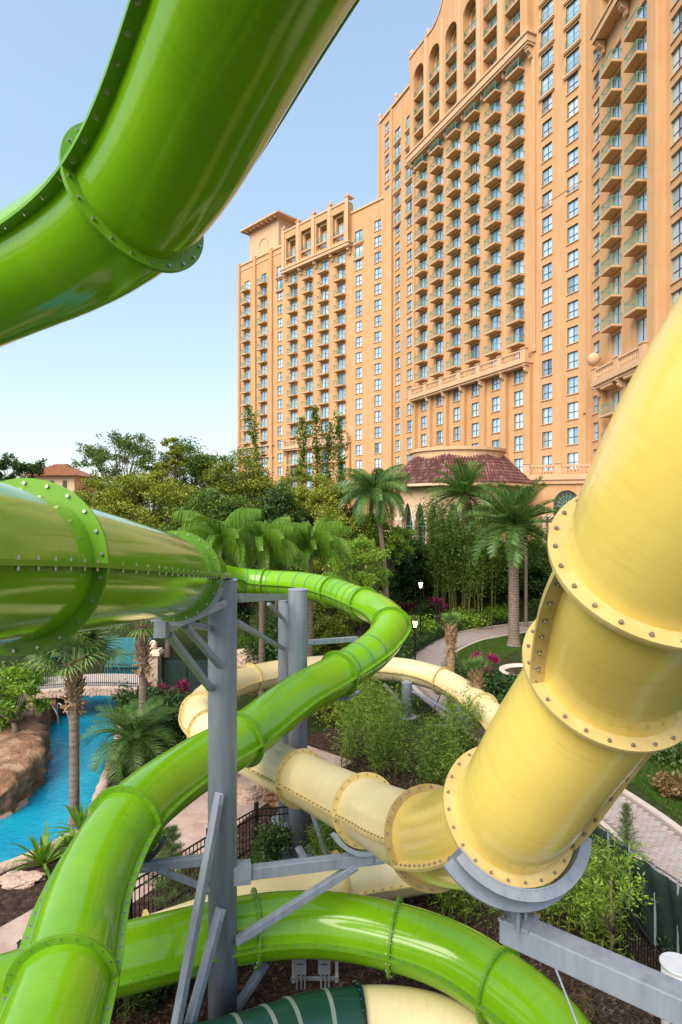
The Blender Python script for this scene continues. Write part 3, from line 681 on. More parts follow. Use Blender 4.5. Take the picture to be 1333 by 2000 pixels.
# ---- right wing
ro = FM.o + FM.r * 22.9
FR = Facade((ro.x, ro.y), (.022, -1.0)); H = []
col_windows(FR, 2.0, range(-7, 10), H)
for u in (6.6, 11.5): col_balconies(FR, u, range(-1 if u < 8 else -1, 9), H, door_only=(-2,)); col_balconies(FR, u, range(-7, -2), H)
for u in (17.3, 21.8): col_windows(FR, u, range(-7, 11), H, kind=BAYW, lift=.7)
wall(FR, 0, 4.2, 0, 65.2, [h for h in H if h[0] < 4]); wall(FR, 4.2, 13.9, 0, 58.2, [h for h in H if 4 < h[0] < 13.9])
wall(FR, 13.9, 40, 0, 65.2, [h for h in H if h[0] > 13.9])
cr = MB(); yc = -.9
ed = [4.0, 5.05, 8.15, 9.95, 13.05, 14.1]
for i in range(0, 6, 2): cr.box(ed[i], ed[i+1], yc, .5, 58.6, 67.4)
for u in (6.6, 11.5):
    cr.box(u-1.55, u+1.55, yc, .5, 58.6, 59.4); cr.box(u-1.55, u+1.55, yc, .5, 66.4, 67.4)
    for k in (10, 11):
        z = zf(k) - (.9 if k == 10 else .1); put_window(FR, u, z, DOOR, y=.1)
        o = FR.put('balcony', LOG[0], u, -.3, z); link('railing', LOG[1], o)
cr.add([(4,.55,58),(14.1,.55,58),(14.1,.55,67),(4,.55,67)], [(0,1,2,3)]); FR.mb('crown', cr, M['stucco'])
bd = MB(); bd.box(3.6, 14.3, -1.2, .0, 57.9, 58.6); bd.box(3.4, 14.5, -1.35, .0, 58.6, 58.85); FR.mb('cornice', bd, M['trim'])
for e in (4.1, 9.05, 13.9): FR.put('bracket', BRK, e, -.1, 57.9)
ledge_block(FR, 4.2, 13.9, 22.6, [4.2, 9.05, 13.9])
f = MB(); f.box(14.2, 15.6, -.9, .0, 0, 66); FR.mb('pilaster', f, M['stucco'])
f = MB(); f.box(.1, .5, -.3, .0, 0, 65); FR.mb('pilaster', f, M['stucco'])
f = MB(); f.lathe([(.1,0),(.5,.2),(.7,.7),(.5,1.2),(.1,1.4)], (3.9,-1.1,24.2), 12); FR.mb('finial', f, M['trim'], True)
core = MB(); core.add([(0,0,65),(40,0,65),(40,16,65),(0,16,65)], [(0,1,2,3)]); core.add([(40,0,0),(40,16,0),(40,16,65.2),(40,0,65.2)], [(0,1,2,3)]); core.add([(0,16,0),(40,16,0),(40,16,65.2),(0,16,65.2)], [(3,2,1,0)])
FR.mb('core_wall', core, M['stucco'])

# ---- podium terrace and garden pavilion in front of the tower
pod = empty('podium_wing', (24, 62, 0), 'low apricot podium wing with balustraded terrace and arched window', 'building')
P0 = Vector((24, 62, 0))
def pod_build(name, mb, mats_, smooth=False):
    mb.v = [(v[0]-P0.x, v[1]-P0.y, v[2]) for v in mb.v]; return mb.build(name, mats_, pod, smooth)
pa = at(1022, 1000, 62.0); pb_ = at(1165, 1000, 60.0)
FP = Facade((pa.x, pa.y), ((pb_ - pa).x, (pb_ - pa).y)); LP = (pb_ - pa).length
def fp(mb, name, mats_, smooth=False):
    o = mb.build(name, mats_, pod, smooth, FP.o - P0, (0, 0, FP.phi)); return o
aw = 4.15; ar = 1.25; sp = 9.6; base = 4.0; ptop = 12.3
w = MB()
w.add([(0,0,0),(aw-ar,0,0),(aw-ar,0,ptop),(0,0,ptop)], [(0,1,2,3)]); w.add([(aw+ar,0,0),(LP+6,0,0),(LP+6,0,ptop),(aw+ar,0,ptop)], [(0,1,2,3)])
n = 16; arc = [(aw - ar*math.cos(math.pi*i/n), sp + ar*1.25*math.sin(math.pi*i/n)) for i in range(n+1)]
for (a, za), (b, zb) in zip(arc[:-1], arc[1:]):
    w.add([(a,0,za),(b,0,zb),(b,0,ptop),(a,0,ptop)], [(0,1,2,3)]); w.add([(a,0,za),(a,.5,za),(b,.5,zb),(b,0,zb)], [(0,1,2,3)])
for x in (aw-ar, aw+ar): w.add([(x,0,0),(x,.5,0),(x,.5,sp),(x,0,sp)], [(0,1,2,3)])
w.add([(aw-ar,0,0),(aw+ar,0,0),(aw+ar,0,base+.6),(aw-ar,0,base+.6)], [(0,1,2,3)])
w.add([(0,0,ptop),(LP+6,0,ptop),(LP+6,14,ptop),(0,14,ptop)], [(0,1,2,3)]); w.add([(0,0,0),(0,14,0),(0,14,ptop),(0,0,ptop)], [(3,2,1,0)])
fp(w, 'wall', M['stucco'])
f = MB(); f.box(aw-ar, aw+ar, .42, .45, base, sp+ar*1.3); gl = fp(f, 'arched_window', M['darkglass'])
f = MB()
for i in range(9):
    a = math.pi*i/8; f.bar((aw - .35*math.cos(a), .36, sp+.35*math.sin(a)), (aw - ar*math.cos(a), .36, sp+ar*1.25*math.sin(a)), .06, .06, up=(0,1,0))
for r_ in (.35, .8, 1.22):
    for i in range(14):
        a, b = math.pi*i/14, math.pi*(i+1)/14; f.bar((aw-r_*math.cos(a), .36, sp+r_*1.25*math.sin(a)), (aw-r_*math.cos(b), .36, sp+r_*1.25*math.sin(b)), .05, .05, up=(0,1,0))
for x in (-1.2, -.6, 0, .6, 1.2): f.box(aw+x-.04, aw+x+.04, .33, .39, base+.6, sp)
for z in (6.2, 7.4, 8.5, 9.55): f.box(aw-ar, aw+ar, .32, .38, z, z+.07)
fp(f, 'muntin', M['teal'])
f = MB(); f.box(-.2, LP+6, -.35, 0, ptop-.1, ptop+.3); f.box(-.1, LP+6, -.2, 0, ptop-.5, ptop-.1); fp(f, 'cornice', M['trim'])
for a, b in ((.6, 3.0), (3.6, 6.6)):
    f = MB(); baluster_row(f, a, b, -.1, ptop+.4, 1.0, .3); fp(f, 'balustrade', M['trim'])
for x in (.3, 3.3, 6.9): f = MB(); f.box(x-.3, x+.3, -.33, .2, ptop+.3, ptop+1.5); f.box(x-.36, x+.36, -.4, .26, ptop+1.5, ptop+1.62); fp(f, 'post', M['trim'])
for x in (2.0, 2.6, 5.7, 6.3): f = MB(); f.lathe([(.32,0),(.32,.3),(.22,.45),(.2,4.2),(.32,4.5),(.32,4.7)], (x,-.5,base), 12); fp(f, 'column', M['stone'], True)

pav_o = empty('garden_pavilion', (12, 62, 0), 'octagonal hotel pavilion with dark red tile roof and pointed arches', 'pavilion')
C = Vector((12.0, 63.5, 0)); R0 = 7.1; R1 = 4.7; zb, ze, zt = 0.0, 11.7, 14.6
def op(r, i, z, c=C): a = math.radians(22.5 + 45*i - 90); return Vector((c.x + r*math.cos(a), c.y + r*math.sin(a), z))
PO = Vector((12, 62, 0))
def pv_build(name, mb, mats_, smooth=False):
    mb.v = [(v[0]-PO.x, v[1]-PO.y, v[2]) for v in mb.v]; return mb.build(name, mats_, pav_o, smooth)
for i in range(8):
    a = op(R0-.5, i, 0); b = op(R0-.5, i+1, 0); t = (b-a).normalized(); nn = Vector((t.y, -t.x, 0)); L_ = (b-a).length
    w = MB(); openings = [] if i in (2, 3, 4) else ([L_*.2, L_*.5, L_*.8] if i in (6, 7) else [L_*.5])
    hw = .62; spr = 8.2; xs = [0.0]
    def P(u, z, d=0): return a + t*u - nn*d + Vector((0,0,z))
    cur = 0.0
    for x in openings:
        w.add([P(cur,0),P(x-hw,0),P(x-hw,ze),P(cur,ze)], [(0,1,2,3)])
        m_ = 8; arc = [(x-hw+hw*j/m_, spr + 1.6*math.sin(math.pi/2*j/m_)**.8) for j in range(m_+1)]; arc += [(2*x-u, z) for u, z in arc[-2::-1]]
        for (u1, z1), (u2, z2) in zip(arc[:-1], arc[1:]):
            w.add([P(u1,z1),P(u2,z2),P(u2,ze),P(u1,ze)], [(0,1,2,3)]); w.add([P(u1,z1),P(u1,z1,.45),P(u2,z2,.45),P(u2,z2)], [(0,1,2,3)])
        w.add([P(x-hw,0),P(x+hw,0),P(x+hw,4.2),P(x-hw,4.2)], [(0,1,2,3)])
        for u in (x-hw, x+hw): w.add([P(u,4.2),P(u,4.2,.45),P(u,spr,.45),P(u,spr)], [(0,1,2,3)])
        cur = x+hw
    w.add([P(cur,0),P(L_,0),P(L_,ze),P(cur,ze)], [(0,1,2,3)])
    pv_build('wall', w, M['cream_wall'])
    for x in openings:
        w = MB(); w.add([P(x-hw,4.2,.43),P(x+hw,4.2,.43),P(x+hw,10,.43),P(x-hw,10,.43)], [(0,1,2,3)]); wo_ = pv_build('window', w, M['darkglass'])
        w = MB()
        for z in (5.6, 6.6, 7.6): w.bar(P(x-hw,z,.36), P(x+hw,z,.36), .06, .06)
        w.bar(P(x,4.2,.36), P(x,9.7,.36), .06, .06)
        q = pv_build('muntin', w, M['teal'])
        for sx in (-1, 1):
            w = MB(); c_ = P(x+sx*(hw+.16), 0, -.12); w.lathe([(.18,4.0),(.18,4.3),(.13,4.4),(.12,7.9),(.2,8.2),(.2,8.4)], c_, 8); pv_build('column', w, M['stone'], True)
        w = MB(); arc2 = [(x-hw-.02+hw*j/8, spr + 1.75*math.sin(math.pi/2*j/8)**.8) for j in range(9)]; arc2 += [(2*x-u, z) for u, z in arc2[-2::-1]]
        for (u1, z1), (u2, z2) in zip(arc2[:-1], arc2[1:]): w.bar(P(u1,z1,-.05), P(u2,z2,-.05), .16, .2, up=nn)
        pv_build('arch', w, M['stone'])
rf = MB(); 
for i in range(8):
    a, b, c_, d_ = op(R0+.5, i, ze), op(R0+.5, i+1, ze), op(R1, i+1, zt), op(R1, i, zt)
    rf.add([a, b, c_, d_], [(0,1,2,3)])
roof = pv_build('roof', rf, M['rooftile'])
tl = MB(); cnt = 0
for i in range(8):
    if i in (2, 3, 4): continue
    a, b, c_, d_ = op(R0+.5, i, ze), op(R0+.5, i+1, ze), op(R1, i+1, zt), op(R1, i, zt)
    k = 20; slope = (d_-a)
    for j in range(k):
        lo_ = a.lerp(b, (j+.5)/k); L_ = (a-b).length
        # barrel courses run straight up the slope
        up_ = ((d_.lerp(c_, .5)) - (a.lerp(b, .5))); frac = abs((j+.5)/k - .5) * L_; half_top = (c_-d_).length/2
        tmax = 1.0 if frac <= half_top else (L_/2 - frac) / (L_/2 - half_top)
        m_ = max(1, int(9*tmax))
        for q in range(m_):
            p0 = lo_ + up_*(q/9) + Vector((0,0,.06)); p1 = lo_ + up_*(min(tmax, (q+1.1)/9)) + Vector((0,0,.03))
            tl.tube([p0, p1], [.13, .10], 6, True); cnt += 1
o = pv_build('roof_tiles', tl, M['rooftile'], True); o['kind'] = 'stuff'
fa = MB(); 
for i in range(8):
    fa.bar(op(R0+.5, i, ze-.12), op(R0+.5, i+1, ze-.12), .35, .24)
pv_build('eave', fa, M['cream_wall'])
up = MB(); m_ = 32
up.lathe([(R1+.05, zt-.6),(R1+.05, zt+.35),(R1+.25, zt+.4),(R1+.25, zt+.7),(R1-.1, zt+.75),(.1, zt+.75)], C, 32); pv_build('lantern_ring', up, M['trim'])
# raised planter wall before the pavilion
pwall = empty('planter_wall', (16, 57, 0), 'low orange planter wall behind the date palm', 'wall')
mb = MB((16, 57, 0)); pts = [at(860,1115,56), at(1000,1108,55), at(1085,1105,54), at(1180,1100,55)]
for a, b in zip(pts[:-1], pts[1:]): mb.bar(Vector((a.x,a.y,2.6)), Vector((b.x,b.y,2.6)), .4, 5.2)
mb.build('wall', M['stucco'], pwall)
mb = MB((16, 57, 0))
for a, b in zip(pts[:-1], pts[1:]): mb.bar(Vector((a.x,a.y,5.28)), Vector((b.x,b.y,5.28)), .6, .16)
mb.build('coping', M['trim'], pwall)
# raised garden terrace behind it
tp = ccw([(-30, 60), (6, 57), (14, 56.5), (40, 56), (60, 120), (-60, 130)])
sheet('terrace', tp, 4.0, M['soil'], th=4.2)
sb = MB(); sb.add([(-40,50,-.02),(45,50,-.02),(45,57.5,4.02),(-40,61,4.02)], [(0,1,2,3)])
o = sb.build('planting_slope', M['soil']); o['kind'] = 'structure'

# ---- small house far left
hh = empty('distant_house', (-52.5, 118, 0), 'cream house tower with hipped terracotta roof beyond the trees', 'house')
mb = MB(); mb.box(-5.6, 2.6, -3, 4, 0, 15.8); mb.box(-2, 8, -2, 6, 0, 12.5); mb.build('wall', M['cream_wall'], hh)
mb = MB(); mb.add([(-6.8,-4.2,15.8),(3.8,-4.2,15.8),(3.8,5.2,15.8),(-6.8,5.2,15.8),(-2.6,.5,18.2),(-.4,.5,18.2)], [(0,1,5,4),(1,2,5),(2,3,4,5),(3,0,4),(0,3,2,1)])
for i in range(22):
    x = -6.6 + i*.48; t = min(1, (x+6.8)/4.2, (3.8-x)/4.2)
    mb.tube([(x,-4.2,15.86), (x,-4.2+4.7*t,15.86+2.4*t)], .11, 6)
mb.build('roof', M['terracotta'], hh)
mb = MB(); mb.add([(-2.4,-2.6,12.5),(8.6,-2.6,12.5),(8.6,6.6,12.5),(-2.4,6.6,12.5),(2,2,14),(5,2,14)], [(0,1,5,4),(1,2,5),(2,3,4,5),(3,0,4)]); mb.build('roof', M['terracotta'], hh)
for x in (-4.2, -1.6, .8):
    mb = MB(); mb.box(x-.4, x+.4, -3.06, -3, 13.4, 14.9); mb.build('window', M['darkglass'], hh)
# ---------------------------------------------------------------- water slides
TR = 0.53; FR_ = 0.63
def catmull(P, step=0.1):
    out = []; ids = []
    for i in range(len(P) - 1):
        p0 = P[max(i-1, 0)]; p1 = P[i]; p2 = P[i+1]; p3 = P[min(i+2, len(P)-1)]
        if i == 0: p0 = p1 * 2 - p2
        if i == len(P) - 2: p3 = p2 * 2 - p1
        n = max(4, int((p2 - p1).length / step)); ids.append(len(out))
        # centripetal spacing keeps uneven control points free of loops
        t0 = 0; t1 = t0 + max(1e-3, (p1-p0).length)**.5; t2 = t1 + max(1e-3, (p2-p1).length)**.5; t3 = t2 + max(1e-3, (p3-p2).length)**.5
        for k in range(n):
            t = t1 + (t2-t1)*k/n
            A1 = p0*((t1-t)/(t1-t0)) + p1*((t-t0)/(t1-t0)); A2 = p1*((t2-t)/(t2-t1)) + p2*((t-t1)/(t2-t1)); A3 = p2*((t3-t)/(t3-t2)) + p3*((t-t2)/(t3-t2))
            B1 = A1*((t2-t)/(t2-t0)) + A2*((t-t0)/(t2-t0)); B2 = A2*((t3-t)/(t3-t1)) + A3*((t-t1)/(t3-t1))
            out.append(B1*((t2-t)/(t2-t1)) + B2*((t-t1)/(t2-t1)))
    ids.append(len(out)); out.append(P[-1]); return out, ids
class Path:
    def __init__(s, ctrl):
        s.P, s.ids = catmull([c[0] for c in ctrl])
        for it in range(6):     # light smoothing
            s.P = [s.P[0]] + [(s.P[i-1] + s.P[i]*2 + s.P[i+1]) / 4 for i in range(1, len(s.P)-1)] + [s.P[-1]]
        s.fl = [s.ids[i] for i, c in enumerate(ctrl) if c[1]]
        s.T = [(s.P[min(i+1, len(s.P)-1)] - s.P[max(i-1, 0)]).normalized() for i in range(len(s.P))]
        s.R = [t.cross(Vector((0, 0, 1))).normalized() for t in s.T]
        s.U = [r.cross(t).normalized() for r, t in zip(s.R, s.T)]
        s.L = [0.0]
        for i in range(1, len(s.P)): s.L.append(s.L[-1] + (s.P[i] - s.P[i-1]).length)
    def pt(s, i, r, a):         # a=0 at the path's right, counter-clockwise looking along it
        return s.P[i] + (s.R[i]*math.cos(a) + s.U[i]*math.sin(a)) * r
def tube_mesh(path, i0, i1, r, name, mat, n=48, step=1):
    idx = list(range(i0, i1, step)) + [i1]; vs = []; uv = []
    for i in idx:
        for k in range(n + 1):
            vs.append(path.pt(i, r, 2*math.pi*k/n)); uv.append((path.L[i], k/n))
    fs = [(j*(n+1)+k, j*(n+1)+k+1, (j+1)*(n+1)+k+1, (j+1)*(n+1)+k) for j in range(len(idx)-1) for k in range(n)]
    me = bpy.data.meshes.new(name); me.from_pydata([tuple(v) for v in vs], [], fs); me.materials.append(mat)
    ul = me.uv_layers.new(name='UVMap'); li = np.zeros(len(me.loops), np.int32); me.loops.foreach_get('vertex_index', li)
    ul.data.foreach_set('uv', np.array(uv, np.float32)[li].ravel())
    me.polygons.foreach_set('use_smooth', [True]*len(me.polygons)); me.update(); return me
def ring(mb, path, i, r0, r1, th, a0=0, a1=2*math.pi, n=64, off=0.0):
    vs = []; t = path.T[i]
    full = a1 - a0 > 6.28
    for k in range(n + 1):
        a = a0 + (a1-a0)*k/n
        for r, s in ((r0, -1), (r1, -1), (r1, 1), (r0, 1)): vs.append(path.pt(i, r, a) + t*(s*th/2 + off))
    fs = [(k*4+q, k*4+(q+1)%4, (k+1)*4+(q+1)%4, (k+1)*4+q) for k in range(n) for q in range(4)]
    if not full: fs += [(0,1,2,3), (n*4+3, n*4+2, n*4+1, n*4)]
    mb.add(vs, fs)
def bolt(mb, p, axis, r=.0135, h=.04):
    axis = axis.normalized(); mb.tube([p - axis*h, p - axis*h*.45, p - axis*h*.45, p + axis*h*.45, p + axis*h*.45, p + axis*h], [r, r, r*1.7, r*1.7, r*.7, r*.7], 6)
def build_slide(root, path, i0, i1, mat, flmat, boltmat, seams=(0, math.pi), seamsets=None, stripes=(), stripe_mat=None, nbolt=22, bolts=None, seam_w=.10, step=1):
    fl = [f for f in path.fl if i0 <= f <= i1]
    cuts = sorted(set([i0] + fl + [i1]))
    for ci, (a, b) in enumerate(zip(cuts[:-1], cuts[1:])):
        if seamsets is not None: seams = seamsets[min(ci, len(seamsets)-1)]
        link('tube_section', tube_mesh(path, a, b, TR, 'tube_section', mat, step=step), root)
        for sa in seams:                       # lengthwise bolted seam flange
            mb = MB(); vs = []; idx = list(range(a, b)) + [b]
            for i in idx:
                u = path.R[i]*math.cos(sa) + path.U[i]*math.sin(sa); v = path.U[i]*math.cos(sa) - path.R[i]*math.sin(sa)
                for r, s in ((TR-.01,-1),(TR+seam_w,-1),(TR+seam_w,1),(TR-.01,1)): vs.append(path.P[i] + u*r + v*s*.016)
            m = len(idx); fs = [(j*4+q, j*4+(q+1)%4, (j+1)*4+(q+1)%4, (j+1)*4+q) for j in range(m-1) for q in range(4)] + [(0,1,2,3), ((m-1)*4+3,(m-1)*4+2,(m-1)*4+1,(m-1)*4)]
            mb.add(vs, fs); so_ = mb.build('seam_flange', flmat, root); sbm = MB()
            last = -1
            for i in idx[1:-1]:
                if path.L[i] - last > .2:
                    last = path.L[i]; u = path.R[i]*math.cos(sa) + path.U[i]*math.sin(sa); v = path.U[i]*math.cos(sa) - path.R[i]*math.sin(sa)
                    bolt(sbm, path.P[i] + u*(TR+seam_w*.55), v)
            if sbm.v: sbm.build('bolts', boltmat, so_)['kind'] = 'stuff'
    for f in fl:
        mb = MB(); ring(mb, path, f, TR-.005, FR_, .022, off=-.012); ring(mb, path, f, TR-.005, FR_-.006, .020, off=.0125)
        o = mb.build('flange', flmat, root)
        fbm = MB()
        for k in range(nbolt):
            a = 2*math.pi*(k+.5)/nbolt; bolt(fbm, path.pt(f, (TR+FR_)/2 + .012, a), path.T[f])
        fbm.build('bolts', boltmat, o)['kind'] = 'stuff'
    for s in stripes:
        mb = MB(); ring(mb, path, s, TR-.01, TR+.006, .07, n=40); mb.build('band', stripe_mat, root)

V = Vector
# ---- green slide, top to bottom
gc = [(V((1.6,-2.2,13.1)),0), (V((1.1,-.2,12.85)),0), (V((.45,2.0,12.5)),0), (at(482,0,3.85),0), (at(268,392,4.95),1), (at(0,556,6.1),0), (V((-5.6,7.2,11.05)),1),
      (V((-8.2,6.6,10.6)),0), (V((-9.4,4.2,10.2)),1), (V((-8.4,1.6,9.85)),0), (V((-6.0,.2,9.5)),1), (V((-3.5,.5,9.15)),0), (V((-2.42,2.2,8.85)),0), (at(45,1105,4.4),1), (at(343,1125,8.5),1),
      (V((-2.75,12,7.75)),0), (V((-3.75,16.5,7.25)),0), (V((-4.75,20.5,6.85)),1), (at(418,1125,24.0),0), (at(470,1134,25.6),0), (at(520,1138,25.6),1), (at(590,1143,24.6),0), (at(650,1156,23.2),1), (at(712,1180,21.4),1),
      (at(748,1198,20.2),0), (at(765,1222,19.0),1), (at(735,1266,17.7),0), (at(662,1316,16.3),1), (at(580,1362,14.8),0), (at(472,1444,13.2),1), (at(372,1502,11.9),0), (at(246,1605,10.0),1), (at(170,1745,8.6),0), (at(122,1925,7.1),1),
      (V((-3.0,5.3,3.3)),0), (V((-3.3,3.2,3.05)),1), (V((-4.7,1.5,2.8)),0), (V((-7.0,1.4,2.5)),1), (V((-8.7,3.2,2.25)),0), (V((-8.9,6.0,2.0)),1), (V((-7.6,8.3,1.85)),0),
      (atz(0,1944,1.68),0), (atz(130,1900,1.62),1), (atz(280,1862,1.56),0), (atz(497,1812,1.48),1), (atz(630,1805,1.43),0), (atz(772,1829,1.38),1), (atz(880,1866,1.33),0), (atz(975,1925,1.28),1), (atz(1070,2005,1.22),0), (atz(1150,2120,1.15),0), (V((4.2,5.6,1.05)),1), (V((4.6,3.0,.95)),0)]
GP = Path(gc)
green = empty('green_water_slide', GP.P[0], 'bright green tube slide winding from the upper left around the grey columns', 'water slide')
def root_children_fix(root):
    for c in root.children: c.matrix_parent_inverse = Matrix.Translation(-root.location)
gb = MB(); st = []
def between(path, ia, ib, k, off=.5): return [int(path.ids[ia] + (path.ids[ib]-path.ids[ia])*(j+off)/k) for j in range(k)]
st += between(GP, 19, 20, 2) + between(GP, 20, 22, 5) + between(GP, 22, 23, 5) + between(GP, 26, 27, 3)
build_slide(green, GP, 0, len(GP.P)-1, M['green'], M['green_flange'], M['bolt'], stripes=st, stripe_mat=M['stripe'], bolts=gb)
root_children_fix(green)

# ---- yellow slide
yc_ = [(V((4.6,1.2,12.0)),0), (V((3.35,1.9,11.0)),0), (at(1740,450,2.55),0), (at(1455,800,2.95),0), (at(1285,1095,3.6),1), (at(1190,1310,4.55),1), (at(1085,1455,5.1),0), (at(992,1588,5.75),1), (at(842,1634,8.0),1), (at(714,1582,11.0),1), (at(588,1520,13.6),1), (atz(478,1466,2.95),0),
      (atz(408,1428,2.8),1), (atz(390,1390,2.62),1), (atz(424,1352,2.45),0), (atz(490,1326,2.3),1), (atz(590,1308,2.18),0), (atz(690,1303,2.05),1), (atz(800,1311,1.86),0), (atz(865,1330,1.68),1), (atz(945,1384,1.42),1), (atz(1005,1455,1.25),0),
      (atz(1045,1530,1.1),1), (atz(1030,1600,.98),0), (atz(955,1662,.9),1), (atz(850,1690,.84),0), (atz(664,1722,.78),1), (atz(480,1782,.72),0), (atz(290,1850,.68),1), (atz(0,1938,.62),0), (atz(-250,2010,.58),1)]
YP = Path(yc_)
yel = empty('yellow_water_slide', YP.P[0], 'yellow tube slide plunging at the right and looping behind the grey columns', 'water slide')
yb = MB(); j = YP.ids[8]
build_slide(yel, YP, 0, j, M['yellow'], M['yellow_flange'], M['rustbolt'], bolts=yb, nbolt=24, seamsets=[(5.6,), (0.15, math.pi+.15), (-.68,), (.5, .5+math.pi)])
build_slide(yel, YP, j, len(YP.P)-1, M['cream'], M['yellow_flange'], M['rustbolt'], bolts=yb, nbolt=20)
root_children_fix(yel)
# ---- dark green run-out with a cream end at the bottom
DP = Path([(V((-3.4,8.6,.9)),0), (atz(470,2062,.62),0), (atz(600,2016,.5),0), (atz(700,2002,.42),1), (atz(800,2004,.36),0), (atz(920,2050,.3),0), (V((2.9,8.2,.2)),0)])
drk = empty('dark_green_slide', DP.P[0], 'dark green tube with pale bands low on the mulch at the bottom edge', 'water slide')
db = MB(); j = DP.ids[3]
build_slide(drk, DP, 0, j, M['darktube'], M['darktube'], M['bolt'], stripes=[int(j*.5), int(j*.62), int(j*.74), int(j*.88)], stripe_mat=M['palestripe'], bolts=db, seams=())
root_children_fix(drk)
build_slide(drk, DP, j, len(DP.P)-1, M['cream'], M['darktube'], M['bolt'], bolts=db, seams=())

for c in drk.children: c.matrix_parent_inverse = Matrix.Translation(-drk.location)

# ---------------------------------------------------------------- steel supports
def steel_root(name, loc, label, cat='support'):
    return empty(name, loc, label, cat)
def part(root, name, mb, mat, smooth=False, parent=None):
    mb.v = [(v[0]-root.location.x, v[1]-root.location.y, v[2]-root.location.z) for v in mb.v]
    return mb.build(name, mat, parent or root, smooth)
def column(root, p, r, z1, z0=0.0):
    mb = MB(); mb.lathe([(r,z0),(r,z1-.03),(r*1.0,z1)], (p.x,p.y,0), 32); part(root, 'column', mb, M['steel'], False)
    o = root.children[-1] if root.children else None
    mb = MB(); mb.lathe([(r+.2,0),(r+.2,.03)], (p.x,p.y,z0), 24); part(root, 'base_plate', mb, M['steel'])
    mb = MB(); mb.lathe([(r+.012,z1-.0),(r+.012,z1+.02)], (p.x,p.y,0), 32); part(root, 'cap', mb, M['galv'])
def smooth_cols(root):
    for c in root.children:
        if c.name.startswith('column'):
            for p in c.data.polygons:
                if len(p.vertices) == 4: p.use_smooth = True
def strut(root, a, b, w=.12, h=.12, mat='steel', name='strut', pads=True):
    mb = MB(); mb.bar(a, b, w, h); o = part(root, name, mb, M[mat])
    bv = o.modifiers.new('bevel', 'BEVEL'); bv.width = .012; bv.segments = 2
    if pads:
        t = (V(b)-V(a)).normalized()
        for p, s in ((V(a), 1), (V(b), -1)):
            mb = MB(); mb.bar(p - t*.01*s, p + t*s*.16, w*1.25, h*.35); part(root, 'gusset', mb, M['galv'], parent=o)
            mb = MB()
            for d in (.05, .11): bolt(mb, p + t*s*d, V((0,0,1)) if abs(t.z) < .8 else V((0,1,0)), .014, h*.45)
            o2 = part(root, 'bolts', mb, M['bolt'], parent=o); o2['kind'] = 'stuff'
def saddle(root, path, i, r0=.655, r1=.75, th=.22, a0=math.radians(200), a1=math.radians(340), mat='steel', off=0.0):
    mb = MB(); ring(mb, path, i, r0, r1, th, a0, a1, 28, off=off); return part(root, 'saddle', mb, M[mat])

# front column
fc = at(435, 1000, 10.5); fc.z = 0
s1 = steel_root('slide_support', fc, 'tall round grey steel column in front with arms to the green tubes', 'support column')
column(s1, fc, .245, at(435,1134,10.5).z); smooth_cols(s1)
i_end = GP.ids[14]
saddle(s1, GP, i_end, .62, .68, .10, math.radians(225), math.radians(345), 'galv')
strut(s1, at(318,1228,8.5), at(436,1178,10.3), .12, .13, 'galv')
strut(s1, at(330,1240,8.5), at(412,1345,10.3), .10, .10)
strut(s1, at(362,1222,9.0), at(432,1302,10.3), .10, .10)
strut(s1, at(345,1214,9.2), at(418,1228,10.5), .09, .09)
mb = MB(); mb.bar(at(312,1230,8.3), at(330,1230,8.8), .16, .22); part(s1, 'bracket', mb, M['steel'])
# lower arms to the near green tube
strut(s1, at(268,1693,9.9), at(415,1678,10.4), .14, .15); strut(s1, at(308,1697,10.0), at(412,1738,10.4), .10, .10)
saddle(s1, GP, GP.ids[31], .65, .72, .16, math.radians(200), math.radians(345), 'darksteel')
# raking legs
strut(s1, at(430,1550,10.2), at(330,2080,9.2), .13, .13); strut(s1, at(432,1775,10.2), at(350,2080,9.3), .14, .14)
strut(s1, at(520,1880,11.2), at(452,1985,10.7), .16, .10, pads=False)
# arm to the yellow tube
strut(s1, at(470,1706,10.55), at(750,1672,10.9), .17, .2); strut(s1, at(463,1838,10.4), at(697,1690,10.8), .13, .13)
saddle(s1, YP, YP.ids[9], .655, .73, .2, math.radians(205), math.radians(335), 'galv')
mb = MB(); mb.bar(at(452,1706,10.5), at(490,1702,10.57), .26, .3); part(s1, 'bracket', mb, M['galv'])
mb = MB(); a_ = YP.pt(YP.ids[9], .7, math.radians(270)); mb.bar(a_, V((a_.x, a_.y, at(720,1680,10.9).z)), .14, .14); part(s1, 'bracket', mb, M['steel'])

# rear columns
rc = at(582, 1000, 16.2); rc.z = 0
s2 = steel_root('slide_support', rc, 'round grey column behind, nearer one of the rear pair', 'support column')
column(s2, rc, .25, at(582,1152,16.2).z); smooth_cols(s2)
strut(s2, at(600,1255,16.2), at(698,1248,17.5), .13, .14); strut(s2, at(598,1545,15.9), at(655,1720,15.5), .12, .12); strut(s2, at(583,1655,15.8), at(607,1698,15.4), .14, .14)
strut(s2, at(594,1380,16.0), at(655,1345,16.3), .12, .12); saddle(s2, GP, GP.ids[27], .655, .72, .16, math.radians(215), math.radians(325), 'galv')
rc2 = at(561, 1000, 18.0); rc2.z = 0
s3 = steel_root('slide_support', rc2, 'round grey column half hidden behind the nearer rear column', 'support column')
column(s3, rc2, .26, at(561,1172,18.0).z); smooth_cols(s3)
strut(s3, at(462,1168,11.0), at(560,1166,17.7), .15, .16, 'steel', 'beam'); strut(s3, at(526,1180,15), at(552,1207,17.7), .09, .09); strut(s3, at(462,1215,11.0), at(552,1266,17.7), .10, .10)
